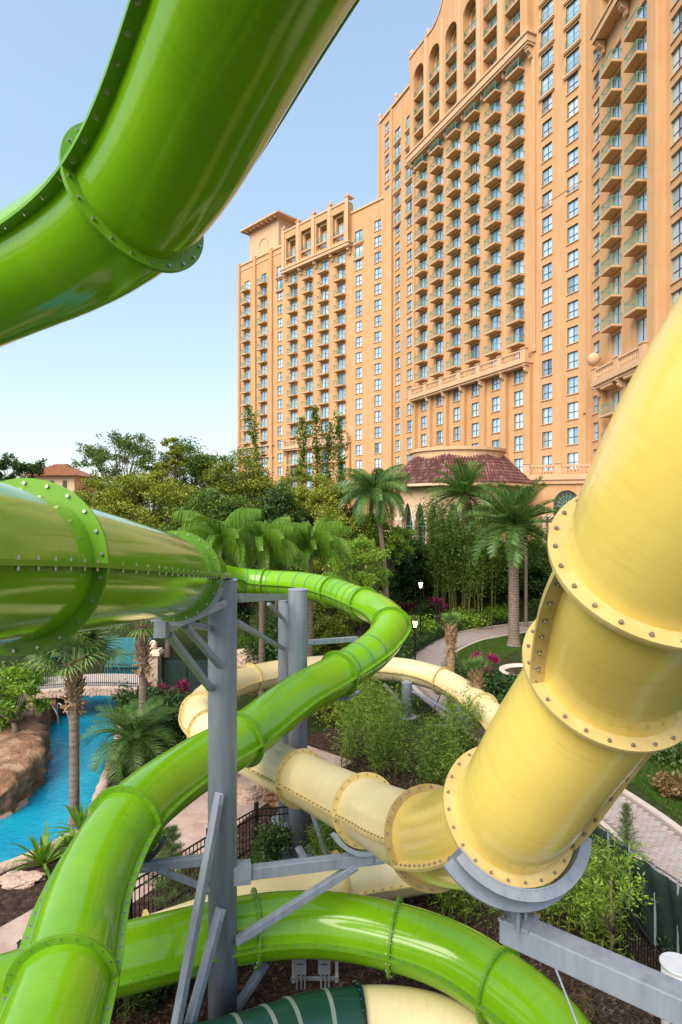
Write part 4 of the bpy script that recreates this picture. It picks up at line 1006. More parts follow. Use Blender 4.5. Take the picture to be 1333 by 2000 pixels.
# far low column under the cream loop
rc3 = at(795, 1000, 27.0); rc3.z = 0
s4 = steel_root('slide_support', rc3, 'short grey column under the far cream tube among bamboo', 'support column')
column(s4, rc3, .23, at(795,1333,27.0).z); smooth_cols(s4)
strut(s4, at(750,1335,27.3), at(790,1382,27), .12, .12); strut(s4, at(806,1350,26.9), at(935,1420,24.2), .10, .10); strut(s4, at(806,1418,26.9), at(956,1418,24.0), .13, .14); strut(s4, at(766,1360,27.2), at(780,1400,27.1), .1, .1)
saddle(s4, YP, YP.ids[18], .65, .71, .16, math.radians(215), math.radians(325), 'galv')
mb = MB(); mb.bar(V((rc3.x,rc3.y,at(795,1333,27).z)), YP.pt(YP.ids[18], .66, math.radians(270)), .2, .2); part(s4, 'bracket', mb, M['steel'])
# cradle and box beam under the yellow drop
i3 = YP.ids[7]; bp = YP.pt(i3, .80, math.radians(270))
s5 = steel_root('slide_cradle', V((3.6,4.35,0)), 'grey box beam with curved cradle under the yellow drop', 'support beam')
saddle(s5, YP, i3, .652, .668, .36, math.radians(203), math.radians(337), 'steel', off=.08)
mb = MB(); ring(mb, YP, i3, .655, .775, .03, math.radians(205), math.radians(335), 32, off=.16); part(s5, 'cradle_plate', mb, M['steel'])
mb = MB(); ring(mb, YP, i3, .655, .75, .03, math.radians(207), math.radians(333), 32, off=-.08); part(s5, 'cradle_plate', mb, M['steel'])
b0 = at(985, 1806, 5.65); b1 = at(1470, 2030, 4.45); b1.z = b0.z
strut(s5, b0, b1 + (b1-b0).normalized()*.6, .22, .22, 'steel', 'beam', pads=False)
dd = (b1-b0).normalized(); c_ = b0 + dd*.14
mb = MB()
sd_ = dd.cross(V((0,0,1))).normalized()
zt_ = YP.pt(i3, .82, math.radians(270)).z
for s_ in (-1, 1): mb.bar(c_ + sd_*s_*.085 + V((0,0,.11)), V((c_.x+sd_.x*s_*.085, c_.y+sd_.y*s_*.085, max(zt_, c_.z+.3))), .03, .2)
mb.bar(c_ + V((0,0,.115)) - dd*.14, c_ + V((0,0,.115)) + dd*.14, .26, .025)
mb.bar(c_ + V((0,0,.30)) - dd*.11, c_ + V((0,0,.30)) + dd*.11, .19, .05)
part(s5, 'pedestal', mb, M['steel'])
mb = MB(); bolt(mb, c_ + V((0,0,.15)), V((0,0,1)), .022, .05); bolt(mb, c_ - dd*.10 + sd_*.11 + V((0,0,.14)), V((0,0,1)), .016, .03); bolt(mb, c_ + dd*.10 - sd_*.11 + V((0,0,.14)), V((0,0,1)), .016, .03); o = part(s5, 'bolts', mb, M['bolt']); o['kind'] = 'stuff'
mb = MB(); mb.lathe([(.28,0),(.28,b0.z+.3)], (b1.x+dd.x*.7, b1.y+dd.y*.7, 0), 28); part(s5, 'column', mb, M['steel']); smooth_cols(s5)
mb = MB(); mb.tube([at(1078,1872,8.2), at(1132,2010,7.6)], .014, 6); part(s5, 'tie_rod', mb, M['galv'])
# squat post at right
rp = atz(1318, 1995, .0); 
s6 = steel_root('steel_post', V((rp.x, 9.6, 0)), 'squat pale grey capped post by the black fence', 'post')
mb = MB(); q = at(1325,1000,9.6); z1 = at(1325,1885,9.6).z
s6.location = (q.x, q.y, 0); mb.lathe([(.24,0),(.24,z1)], (q.x,q.y,0), 24); part(s6, 'column', mb, M['whitebox']); smooth_cols(s6)
mb = MB(); mb.lathe([(.265,z1),(.265,z1+.02),(.25,z1+.03)], (q.x,q.y,0), 24); part(s6, 'cap', mb, M['whitebox'])
mb = MB(); mb.box(q.x-.26, q.x-.06, q.y-.62, q.y-.3, z1-.85, z1-.45); mb.box(q.x-.24, q.x-.08, q.y-.3, q.y-.2, z1-.8, z1-.5); part(s6, 'bracket', mb, M['galv'])

# electrical disconnects on a strut frame
eb = steel_root('electrical_stand', at(612,1000,11.7).xy.to_3d(), 'white frame carrying grey electrical switch boxes on the mulch', 'electrical stand')
mb = MB()
for px in (574, 658): c = at(px,1000,11.75); mb.box(c.x-.03, c.x+.03, c.y-.03, c.y+.03, 0, 1.0)
part(eb, 'post', mb, M['whitebox'])
for z in (.08, .62):
    mb = MB(); a = at(568,1000,11.72); b = at(662,1000,11.72); mb.box(a.x, b.x, a.y-.03, a.y+.02, z, z+.05); part(eb, 'rail', mb, M['galv'])
for px in (587, 634):
    c = at(px,1000,11.6); bx = MB(); bx.box(c.x-.115, c.x+.115, c.y-.1, c.y+.06, .34, .96); o = part(eb, 'switch_box', bx, M['boxgrey'])
    bx = MB(); bx.box(c.x+.117, c.x+.155, c.y-.08, c.y-.03, .6, .82); part(eb, 'lever', bx, M['darksteel'])
    bx = MB(); bx.box(c.x-.04, c.x+.05, c.y-.104, c.y-.101, .78, .87); part(eb, 'notice', bx, M['notice'])
    bx = MB(); bx.box(c.x-.06, c.x+.06, c.y-.104, c.y-.101, .52, .55); part(eb, 'notice', bx, M['darksteel'])
    for k in (-.06, .02, .09):
        bx = MB(); bx.tube([(c.x+k,c.y-.02,0), (c.x+k,c.y-.02,.34)], .018, 8); part(eb, 'conduit', bx, M['galv'])

# ---------------------------------------------------------------- iron fences
PK = MB(); PK.box(-.009,.009,-.009,.009,.06,1.12); PICK = PK.mesh('picket', M['iron'])
PP = MB(); PP.box(-.035,.035,-.035,.035,0,1.25); PP.box(-.042,.042,-.042,.042,1.25,1.275); PP.add([(-.04,-.04,1.275),(.04,-.04,1.275),(.04,.04,1.275),(-.04,.04,1.275),(0,0,1.32)], [(0,1,4),(1,2,4),(2,3,4),(3,0,4)]); POST = PP.mesh('post', M['iron'])
def iron_fence(pts, label, z0=0.0, scale=1.0, step=.115, group=None):
    root = empty('iron_fence', pts[0], label, 'fence', group); o0 = V(pts[0])
    for a, b in zip(pts[:-1], pts[1:]):
        a = V(a); b = V(b); L = (b-a).length; t = (b-a)/L; ang = math.atan2(t.y, t.x)
        np_ = max(1, round(L/2.2))
        for k in range(np_ + (1 if (b - V(pts[-1])).length < .01 else 0)):
            p = a + t*L*k/np_; link('post', POST, root, p-o0, (0,0,ang))
        n = int(L/step)
        for k in range(1, n):
            p = a + t*L*k/n; link('picket', PICK, root, p-o0, (0,0,ang))
        for z in (.12, .92, 1.1):
            mb = MB(); mb.bar(a-o0+V((0,0,z)), b-o0+V((0,0,z)), .03, .03); mb.build('rail', M['iron'], root)
    return root
def gz(px, py, z=0.0): p = atz(px, py, z); return V((p.x, p.y, 0))
iron_fence([gz(-60,1905,1.15), gz(40,1853,1.15), gz(150,1785,1.15), gz(255,1721,1.15), gz(407,1629,1.15), gz(500,1577,1.15)], 'black iron picket fence running diagonally beside the pink walk')
iron_fence([gz(503,1577,1.15), gz(640,1566,1.15), gz(760,1575,1.15)], 'black iron picket fence behind the rear column and round shrub')
iron_fence([gz(1206,1742,1.15), gz(1296,1868,1.15), gz(1380,1990,1.15)], 'black iron picket fence at lower right beside the grey post')
# green screened fence along the paver path
sf = empty('screen_fence', gz(1160,1600,1.75), 'dark green fabric screen fence along the right hand path', 'fence'); so = V(sf.location)
fp_ = smooth2([gz(1120,1572,1.75), gz(1165,1604,1.75), gz(1215,1645,1.75), gz(1280,1690,1.75), gz(1345,1735,1.75), gz(1480,1860,1.75)], 8)
mb = MB(); n = len(fp_); rows = 7; vs = []
for i, p in enumerate(fp_):
    t = (fp_[min(i+1,n-1)]-fp_[max(i-1,0)]).normalized(); nr = V((-t.y,t.x,0))
    for k in range(rows): vs.append(p - so + nr*(.05*math.sin(i*1.3+k*.9) + RNG.uniform(-.02,.02)) + V((0,0,1.7*k/(rows-1) - (.06*abs(math.sin(i*.55)) if k == rows-1 else 0))))
mb.add(vs, [(i*rows+k, (i+1)*rows+k, (i+1)*rows+k+1, i*rows+k+1) for i in range(n-1) for k in range(rows-1)]); o = mb.build('fabric', M['screen'], sf, True)
m_ = o.modifiers.new('thick', 'SOLIDIFY'); m_.thickness = .006
for i in range(0, n, 6):
    mb = MB(); p = fp_[i]-so; mb.tube([p, p+V((0,0,1.8))], .025, 8); mb.build('post', M['galv'], sf)
mb = MB()
mb.tube([p-so+V((0,0,1.74)) for p in fp_], .016, 6); mb.build('rail', M['darksteel'], sf)

# ---------------------------------------------------------------- lamp posts
def lamp(px, pyt, pyb, label):
    p = gz(px, pyb); d = p.y; h = CAMZ - (pyt-1000)/FPX*d
    r = empty('lamp_post', p, label, 'lamp', 'garden lamp posts')
    mb = MB(); mb.lathe([(.12,0),(.12,.25),(.07,.35),(.05,.5),(.04,h-.55),(.06,h-.52),(.09,h-.48)], (0,0,0), 12); mb.build('pole', M['iron'], r, True)
    g_ = MB(); g_.lathe([(.08,h-.48),(.15,h-.14),(.15,h-.12)], (0,0,0), 8); g_.build('lantern', M['lamp_glow'], r)
    c = MB(); c.lathe([(.19,h-.12),(.18,h-.09),(.06,h-.01),(.03,h+.06),(.01,h+.1)], (0,0,0), 8)
    for k in range(4):
        a = math.pi/2*k+.4; c.bar((.085*math.cos(a),.085*math.sin(a),h-.48), (.165*math.cos(a),.165*math.sin(a),h-.12), .015, .015)
    c.build('cap', M['iron'], r)
lamp(822, 1134, 1262, 'lit black lamp post farther from the camera beside the hedge')
lamp(811, 1208, 1318, 'lit black lamp post nearer the camera by the cream tube')

# ---------------------------------------------------------------- bridge and river edge
br = empty('footbridge', gz(150,1385), 'stone edged footbridge with black railing over the blue river', 'bridge'); bo = V(br.location)
a = atz(40,1352,1.3); b = atz(268,1343,1.3); t = (b-a).normalized(); nr = V((-t.y,t.x,0))
mb = MB(); k = 16; L = (b-a).length
top_ = [(a + t*L*i/k + V((0,0,.12*math.sin(math.pi*i/k)))) for i in range(k+1)]
for i in range(k):
    p, q = top_[i], top_[i+1]
    u0, u1 = i/k, (i+1)/k
    def und(u): return 1.3 - .35 if not .3 < u < .92 else .95 - .0
    mb.add([p-bo, q-bo, q+nr*2.2-bo, p+nr*2.2-bo, p-V((0,0,.38))-bo, q-V((0,0,.38))-bo, q+nr*2.2-V((0,0,.38))-bo, p+nr*2.2-V((0,0,.38))-bo], [(0,1,2,3),(7,6,5,4),(0,4,5,1),(3,2,6,7)])
mb.build('deck', M['kerb'], br)
for i in range(k*2):       # facing stones
    p = a + t*L*i/(k*2); q = a + t*L*(i+.93)/(k*2); z = .12*math.sin(math.pi*(i+.5)/(k*2))
    sm = MB(); sm.bar(p-bo-nr*.06+V((0,0,z-.2+RNG.uniform(-.03,.03))), q-bo-nr*.06+V((0,0,z-.2)), .14, .3+RNG.uniform(-.06,.06)); sm.build('stone', M['palerock'], br)
for u0, u1 in ((0, .30), (.93, 1.0)):
    sm = MB(); p = a + t*L*u0; q = a+t*L*u1; sm.bar(V((p.x,p.y,.5))-bo+nr*1.1, V((q.x,q.y,.5))-bo+nr*1.1, 2.2, 1.1); sm.build('abutment', M['rock'], br)
for z in (.15, .95):
    sm = MB(); sm.tube([p-bo+V((0,0,z))+nr*.1 for p in top_], .022, 6); sm.build('rail', M['iron'], br)
for i in range(60):
    u = i/59; p = a+t*L*u-bo+nr*.1+V((0,0,.12*math.sin(math.pi*u)))
    link('picket', PICK, br, p-V((0,0,.1)), (0,0,0))
for z in (.95,):
    sm = MB(); sm.tube([p-bo+V((0,0,z))+nr*2.1 for p in top_], .022, 6); sm.build('rail', M['iron'], br)

# gate pillar with ball
gp_ = gz(300,1352); gp_root = empty('gate_pillar', gp_, 'stone gate pillar with a round ball on top', 'pillar')
mb = MB(); mb.box(-.3,.3,-.3,.3,0,1.9); mb.build('shaft', M['palerock'], gp_root)
mb = MB(); mb.box(-.42,.42,-.42,.42,1.9,2.05); mb.box(-.36,.36,-.36,.36,2.05,2.15); mb.build('cap', M['stone'], gp_root)
mb = MB(); mb.lathe([(.05,2.15),(.13,2.2),(.19,2.33),(.19,2.43),(.12,2.55),(.03,2.6)], (0,0,0), 14); mb.build('ball', M['stone'], gp_root, True)
mf = empty('mesh_fence', gz(318,1350), 'dark screened mesh fence right of the stone pillar', 'fence')
mb = MB(); a = gz(318,1350)-V(mf.location); b = gz(415,1352)-V(mf.location); mb.bar(a+V((0,0,.85)), b+V((0,0,.85)), .03, 1.6); mb.build('fabric', M['screen'], mf)
for u in (0, .5, 1):
    mb = MB(); p = a.lerp(b,u); mb.tube([p, p+V((0,0,1.75))], .04, 8); mb.build('post', M['iron'], mf)
mb = MB(); mb.bar(a+V((0,-.03,1.68)), b+V((0,-.03,1.68)), .04, .04); mb.build('rail', M['iron'], mf)
tg = empty('teal_gate', gz(250,1345), 'teal painted gate panel beyond the footbridge', 'gate')
M['tealpanel'] = noisy('teal_panel', (0.03,0.16,0.20), (0.05,0.22,0.26), 3, .5)
mb = MB(); mb.box(-1.2,1.2,0,.05,.1,2.6); mb.build('panel', M['tealpanel'], tg)
for i in range(19): link('picket', PICK, tg, (-1.2+i*.13,-.1,0))
mb = MB(); mb.box(-1.25,1.25,-.12,-.08,1.05,1.1); mb.build('rail', M['iron'], tg)
# hand rail at the pool steps
hr = empty('pool_handrail', gz(92,1412), 'bent steel pool handrail at the river edge', 'handrail')
for dx in (0, .45):
    mb = MB(); mb.tube(smooth2([V((dx,0,0)),V((dx,0,.7)),V((dx+.15,-.1,.85)),V((dx+.6,-.4,.55)),V((dx+.75,-.5,0))], 5), .025, 8); mb.build('rail', M['galv'], hr, True)

# curved white planter bowl at the lawn's edge
pbw = empty('planter_bowl', gz(1030,1335), 'white curved stone planter by the magenta shrub', 'planter')
mb = MB(); mb.lathe([(1.0,0),(1.25,.25),(1.35,.6),(1.42,.62),(1.42,.72),(1.22,.72),(1.2,.5),(.1,.5)], (0,0,0), 36); mb.build('bowl', M['stone'], pbw, True)
mb = MB(); mb.lathe([(1.19,.56),(1.1,.6),(.05,.64)], (0,0,0), 24); mb.build('soil', M['mulch'], pbw)

# rock wall island and boulders
def rock(name, c, size, seed, label, mat='rock', cat='rock', rot=0, strata=True, group=None):
    rs = np.random.RandomState(seed); n, m = 56, 26; vs = []
    ph = rs.uniform(0, 6.28, 12)
    for j in range(m + 1):
        v = j/m
        for i in range(n):
            a = 2*math.pi*i/n
            r = 1 + .13*math.sin(3*a+ph[0]+v*2) + .08*math.sin(5*a+ph[1]-v*3) + .05*math.sin(9*a+ph[2]+v*7) + rs.uniform(-.035,.035)
            if strata: r += .035*math.sin(v*19+ph[3]+math.sin(2*a+ph[4])) + .05*math.sin(7*a+v*11+ph[6])*math.sin(13*a-v*5+ph[7]) + .03*(int(v*7+math.sin(3*a))%2)
            prof = 1.0-.05*v if v < .82 else math.sqrt(max(0, 1-((v-.82)/.18)**2))*.85*.96+.096*(1-v)/.18*1.2
            z = v*(1 + .12*math.sin(2*a+ph[5])*v) - .08
            vs.append((r*prof*math.cos(a)*size[0], r*prof*math.sin(a)*size[1], z*size[2]))
    mb = MB(); mb.add(vs, [(j*n+i, j*n+(i+1)%n, (j+1)*n+(i+1)%n, (j+1)*n+i) for j in range(m) for i in range(n)] + [tuple(range(m*n,(m+1)*n))])
    o = mb.build(name, M[mat], None, False, (c.x,c.y,0), (0,0,rot)); tag(o, label, cat, group); return o
rail_ = resample(rl[9:36], 90); rs_ = np.random.RandomState(4); vs = []   # layered rock wall along the waterline
prof_ = [(.06,-.15),(.0,.1),(-.06,.22),(.03,.36),(-.05,.5),(.05,.62),(-.04,.76),(-.02,.9),(-.16,1.0),(-.4,1.06),(-.9,1.1),(-1.6,1.05),(-2.2,.7),(-2.5,-.15)]
jo = rs_.normal(0, 1, (90, len(prof_), 2))
for k in range(2): jo[1:-1] = (jo[:-2] + jo[1:-1]*2 + jo[2:])/4
for i_, p_ in enumerate(rail_):
    t_ = (rail_[min(i_+1,89)] - rail_[max(i_-1,0)]).normalized(); n_ = V((t_.y, -t_.x, 0)); e_ = min(1.0, i_/10, (89-i_)/14)**.6; bulge = .10*math.sin(i_*.31) + .07*math.sin(i_*.77+1)
    for q_, (a_, b_) in enumerate(prof_):
        vs.append(p_ + n_*(a_*(.35+.65*e_) + (bulge if b_ > 0 else 0) + jo[i_,q_,0]*.045 + rs_.normal(0,.012)) + V((0,0,(1.12*b_*e_ + jo[i_,q_,1]*.035 + .10*math.sin(i_*.19+2)*b_) if b_ > 0 else b_)))
mb = MB(rail_[45]); m_ = len(prof_); mb.add(vs, [(i_*m_+q_, i_*m_+q_+1, (i_+1)*m_+q_+1, (i_+1)*m_+q_) for i_ in range(89) for q_ in range(m_-1)])
tag(mb.build('rock_outcrop', M['rock'], None, True, rail_[45]), 'brown layered rock wall rising from the river at left', 'rock')
rock('boulder', gz(505,1555), (.75,.6,.75), 5, 'pale grey boulder at the end of the pink walk', 'palerock')
rock('boulder', gz(545,1560), (.55,.5,.6), 6, 'reddish boulder beside the pale one under the yellow tube', 'rock')
rock('boulder', gz(40,1722), (.5,.3,.16), 8, 'low pinkish bank stone at the near river edge', 'palerock')
rock('boulder', gz(285,1345), (.8,.6,.5), 9, 'tan garden stone between palm and gate pillar', 'palerock')
rock('boulder', gz(490,1300), (1.0,.8,1.0), 10, 'reddish stone heap behind the front column', 'palerock')
rock('boulder', gz(95,1392), (1.0,.8,.9), 12, 'brown rock at the left foot of the footbridge', 'rock')
#rock('boulder', gz(70,1620), (.35,.3,.2), 13, 'small mossy stone at the foot of the rock wall', 'palerock')
# ---------------------------------------------------------------- vegetation
def leaf_quads(C, rs, length, width, up=.25, droop=0.0):
    """C (N,3) leaf bases -> diamond leaves of random direction"""
    n = len(C); d = rs.normal(0, 1, (n, 3)); d[:, 2] = d[:, 2]*.7 + up - droop; d /= np.linalg.norm(d, axis=1)[:, None]
    s = np.cross(d, rs.normal(0, 1, (n, 3))); s /= np.linalg.norm(s, axis=1)[:, None] + 1e-9
    L = rs.uniform(.6, 1.2, n)[:, None]*length; W = rs.uniform(.7, 1.2, n)[:, None]*width
    nn = np.cross(d, s)
    return np.stack([C, C + d*L*.45 + s*W/2 + nn*W*.15, C + d*L, C + d*L*.45 - s*W/2 + nn*W*.15], 1)
def limbs(mb, base, tips, r0, rs, bend=.15, fork=.45):
    """tapered trunk and limbs: trunk to the fork, then a limb to each tip"""
    top = np.mean(tips, 0); f = base + (top-base)*fork + np.array([rs.normal(0,.15), rs.normal(0,.15), 0])
    mb.tube([tuple(base), tuple(base*.5+f*.5+rs.normal(0,.06,3)), tuple(f)], [r0*1.25, r0*.9, r0*.75], 9)
    for t in tips:
        m = f + (t-f)*.5 + rs.normal(0, bend, 3)*np.linalg.norm(t-f)*.3; m[2] += .08*np.linalg.norm(t-f)
        k = r0*rs.uniform(.25, .5)
        mb.tube([tuple(f), tuple(f*.6+m*.4), tuple(m), tuple(t)], [r0*.6, k*.9, k*.6, k*.15], 6)
def tree(name, label, base, height, cr, ch, mat='oak', nclump=26, nleaf=9000, leaf=(.34,.17), trunk=.22, seed=0, group=None, sparse=1.0, cat='tree', bark='bark', low=0.0, fork=.45):
    rs = np.random.RandomState(seed); root = empty(name, base, label, cat, group)
    cz = height - ch/2; cl = []
    while len(cl) < nclump:
        p = rs.normal(0, 1, 3); p /= np.linalg.norm(p); r = rs.uniform(.35, 1.0)**.5
        q = np.array([p[0]*cr*r*rs.uniform(.75,1.08), p[1]*cr*r*rs.uniform(.75,1.08), cz + p[2]*ch/2*r])
        if q[2] < low: continue
        cl.append(q)
    mb = MB(); limbs(mb, np.array([0.,0.,-.1]), cl, trunk, rs, fork=fork); mb.build('trunk', M[bark], root, True)
    per = nleaf//nclump; Cs = []
    for q in cl:
        sz = rs.uniform(.20, .36)*min(cr, ch)*.85*sparse
        g_ = rs.normal(0, 1, (per, 3)); g_ /= np.linalg.norm(g_, axis=1)[:, None]; g_ *= (rs.uniform(0, 1, per)**.45)[:, None]
        # subclumps break the outline
        sub = rs.normal(0, 1, (7, 3))*.42
        pick = sub[rs.randint(0, 7, per)]
        Cs.append(q + (g_*.52 + pick)*sz*np.array([1.15, 1.15, .72]))
    C = np.concatenate(Cs)
    if low > 0: C = C[C[:, 2] > low*.7]
    link('crown', quads_mesh('crown', leaf_quads(C, rs, *leaf), M[mat]), root)
    return root
def shrub(name, label, base, r, h, mat, nleaf=1500, leaf=(.16,.07), seed=0, group=None, cat='shrub', up=.4, nclump=9):
    rs = np.random.RandomState(seed); root = empty(name, base, label, cat, group)
    cl = np.stack([rs.uniform(-1,1,nclump)*r*.62, rs.uniform(-1,1,nclump)*r*.62, rs.uniform(.3,.88,nclump)*h], 1)
    st = MB()
    for q in cl: st.tube([(q[0]*.15,q[1]*.15,0), tuple(q*np.array([.6,.6,.55])), tuple(q)], [.03,.02,.008], 5)
    st.build('stem', M['bark'], root)
    per = nleaf//nclump
    C = np.concatenate([q + rs.normal(0, 1, (per, 3))*np.array([r*.26, r*.26, h*.17]) for q in cl]); C[:,2] = np.abs(C[:,2])
    link('foliage', quads_mesh('foliage', leaf_quads(C, rs, leaf[0], leaf[1], up), M[mat]), root); return root
def strap_plant(name, label, base, n, length, width, mat, seed=0, arch=.6, group=None, cat='plant', z=0.0, heads=1, spread=0.3, parent=None):
    """rosettes of arching strap leaves (cordyline, bird's nest, dracaena)"""
    rs = np.random.RandomState(seed); root = empty(name, base, label, cat, group) if parent is None else parent; Q = []
    st = MB()
    for hd in range(heads):
        o = np.array([rs.normal(0,spread), rs.normal(0,spread), z + rs.uniform(-.25,.25)*(heads > 1)]) if heads > 1 else np.array([0,0,z])
        if z > .05: st.tube([(o[0]*.3,o[1]*.3,0), tuple(o)], .02, 6)
        for i in range(n):
            a = rs.uniform(0, 6.28); el = rs.uniform(.25, 1.35); L = length*rs.uniform(.65, 1.1); w = width*rs.uniform(.7,1.1)
            p = o.copy(); d = np.array([math.cos(a)*math.cos(el), math.sin(a)*math.cos(el), math.sin(el)]); s = np.array([-math.sin(a), math.cos(a), 0])
            k = 5
            for j in range(k):
                w0 = w*math.sin(math.pi*(.18+.82*j/k)); w1 = w*math.sin(math.pi*(.18+.82*(j+1)/k)) if j < k-1 else .002
                p2 = p + d*L/k; Q.append([p-s*w0/2, p+s*w0/2, p2+s*w1/2, p2-s*w1/2]); p = p2
                d = d - np.array([0,0,arch*.42*(j+1)/k*1.6]); d /= np.linalg.norm(d)
    if st.v: st.build('stem', M['bark'], root)
    me = quads_mesh('leaves', np.array(Q), M[mat]); me.materials[0] = M[mat]; link('leaves', me, root); return root

def frond_mesh(L, droop, leaf_l, nl, mat, seed, width=.045, vee=.5, hang=.3, first=.5, el0=0.0):
    """pinnate palm frond along +X, arching down"""
    rs = np.random.RandomState(seed); k = 12; pts = []; p = np.array([0.,0.,0.]); el = 0.0
    for j in range(k+1):
        pts.append(p.copy()); el -= droop/k*(.4+1.2*j/k); p = p + np.array([math.cos(el), 0, math.sin(el)])*L/k
    pts = np.array(pts); Q = []
    for j in range(k):                         # rachis
        w0, w1 = .03*(1-j/k)+.006, .03*(1-(j+1)/k)+.006
        for off in ((0,1,0),(0,0,1)):
            o = np.array(off); Q.append([pts[j]-o*w0, pts[j]+o*w0, pts[j+1]+o*w1, pts[j+1]-o*w1])
    for i in range(nl):
        u = .12 + .88*(i+rs.uniform(0,.7))/nl; f = u*k; j = min(k-1, int(f)); b = pts[j]+(pts[j+1]-pts[j])*(f-j); t = (pts[j+1]-pts[j]); t /= np.linalg.norm(t)
        ll = leaf_l*(.45+.75*math.sin(math.pi*min(1,u*.85+.12)))*rs.uniform(.85,1.1)
        for s in (-1, 1):
            up_ = np.array([-t[2],0,t[0]])
            d = t*.55 + np.array([0,s,0])*.8 + up_*vee*rs.uniform(.4,1.2); d /= np.linalg.norm(d)
            m = b + d*ll*first; d2 = d + np.array([-math.sin(el0),0,-math.cos(el0)])*hang*rs.uniform(.6,1.4); d2 /= np.linalg.norm(d2); e = m + d2*ll*(1-first)
            wv = t*width*.5
            Q.append([b-wv*.5, b+wv*.5, m+wv, m-wv]); Q.append([m-wv, m+wv, e+wv*.1, e-wv*.1])
    return quads_mesh('frond', np.array(Q), M[mat])
def trunk_mesh(mb, h, r0, r1, lean=(0,0), rings=26, bulge=.06, n=14):
    prof = []; vs = []
    for i in range(rings*2+1):
        u = i/(rings*2); r = r0+(r1-r0)*u; r *= 1+(bulge if i % 2 else 0)
        if u < .06: r *= 1+.35*(1-u/.06)
        prof.append((u, r))
    for u, r in prof:
        for k in range(n):
            a = 2*math.pi*k/n; vs.append((r*math.cos(a)+lean[0]*u*u, r*math.sin(a)+lean[1]*u*u, u*h))
    mb.add(vs, [(i*n+k, i*n+(k+1)%n, (i+1)*n+(k+1)%n, (i+1)*n+k) for i in range(len(prof)-1) for k in range(n)])
FRN = {}
def palm(name, label, base, h, fl, nf, kind, trunk=.18, seed=0, lean=(0,0), cat='palm tree', group=None, boots=None, bark='palmbark', squash=1.0):
    rs = np.random.RandomState(seed); root = empty(name, base, label, cat, group)
    tb = MB(); trunk_mesh(tb, h, trunk, trunk*.85, lean, max(8, int(h/.17))); tb.build('trunk', M[bark], root, False)
    if kind not in FRN:
        if kind == 'date': FRN[kind] = [frond_mesh(1.0, dr, .22, 60, 'palm', 40+i, .014, .45, .12) for i, dr in enumerate((.55, .9, 1.35))]
        if kind == 'queen': FRN[kind] = [frond_mesh(1.0, dr, .34, 90, 'queen', 50+i, .008, .25, 4.0, .22, (1.27, .9, .56)[i]) for i, dr in enumerate((1.6, 2.0, 2.3))]
        if kind == 'pygmy': FRN[kind] = [frond_mesh(1.0, dr, .26, 46, 'palm', 60+i, .013, .35, .3) for i, dr in enumerate((1.1, 1.5, 1.9))]
        if kind == 'darkqueen': FRN[kind] = [frond_mesh(1.0, dr, .28, 70, 'palm', 70+i, .012, .2, 1.6, .35, (1.0, .47, 0)[i]) for i, dr in enumerate((1.0, 1.5, 2.0))]
    top = V((lean[0], lean[1], h))
    for i in range(nf):
        a = i*2.39996 + rs.uniform(-.2,.2); u = (i+.5)/nf
        el = {'date': 1.4-1.65*u, 'queen': 1.45-1.05*u, 'pygmy': 1.2-1.5*u, 'darkqueen': 1.25-1.5*u}[kind]*squash + rs.uniform(-.1,.1)
        me = FRN[kind][0 if u < .35 else (1 if u < .7 else 2)]
        o = link('frond', me, root, top + V((0,0,.12*(1-u))), None)
        o.rotation_euler = (rs.uniform(-.3,.3), -el, a); s = fl*rs.uniform(.85,1.08)*(.8 if u < .1 else 1); o.scale = (s, s, s)
    if boots:
        b = MB(); n = boots[0]
        for i in range(n):
            u = i/n; a = i*2.4; z = h-boots[1]*(1-u); r = trunk*(.95+.45*math.sin(math.pi*min(1,u*.9+.1)))
            c = V((lean[0]*(z/h)**2+math.cos(a)*r*.8, lean[1]*(z/h)**2+math.sin(a)*r*.8, z)); d = V((math.cos(a)*.5, math.sin(a)*.5, .8)).normalized()
            b.bar(c, c+d*boots[2], .07, .035, up=(math.cos(a), math.sin(a), 0))
        b.build('leaf_bases', M['boots'], root); root.children[-1]['kind'] = 'stuff'
    return root
def fan_mesh(seed, n=30, fold=.35, droop=.5):
    rs = np.random.RandomState(seed); Q = []
    pet = 1.0
    Q.append([np.array([0,-.02,0]), np.array([0,.02,0]), np.array([pet*.95,.012,0]), np.array([pet*.95,-.012,0])])
    for i in range(n):
        a = -2.0 + 4.0*(i+.5)/n; L = .95*(1-.22*abs(a)/2.0)*rs.uniform(.92,1.05)
        d = np.array([math.cos(a), math.sin(a), .10*math.cos(i*math.pi)]); d /= np.linalg.norm(d); b = np.array([pet*.93 - .1*0, 0, 0]); s = np.array([-math.sin(a), math.cos(a), 0])
        p = b; w = .05
        for j in range(4):
            p2 = p + d*L/4; w1 = [.06,.055,.035,.003][j]; Q.append([p-s*w*.5, p+s*w*.5, p2+s*w1*.5, p2-s*w1*.5]); p = p2; w = w1
            d = d - np.array([0,0,droop*(.12+.3*j)]); d /= np.linalg.norm(d)
    return quads_mesh('frond', np.array(Q), M['sabal'])
FAN = [fan_mesh(80), fan_mesh(81, 28, .3, .8), fan_mesh(82, 26, .3, 1.1)]
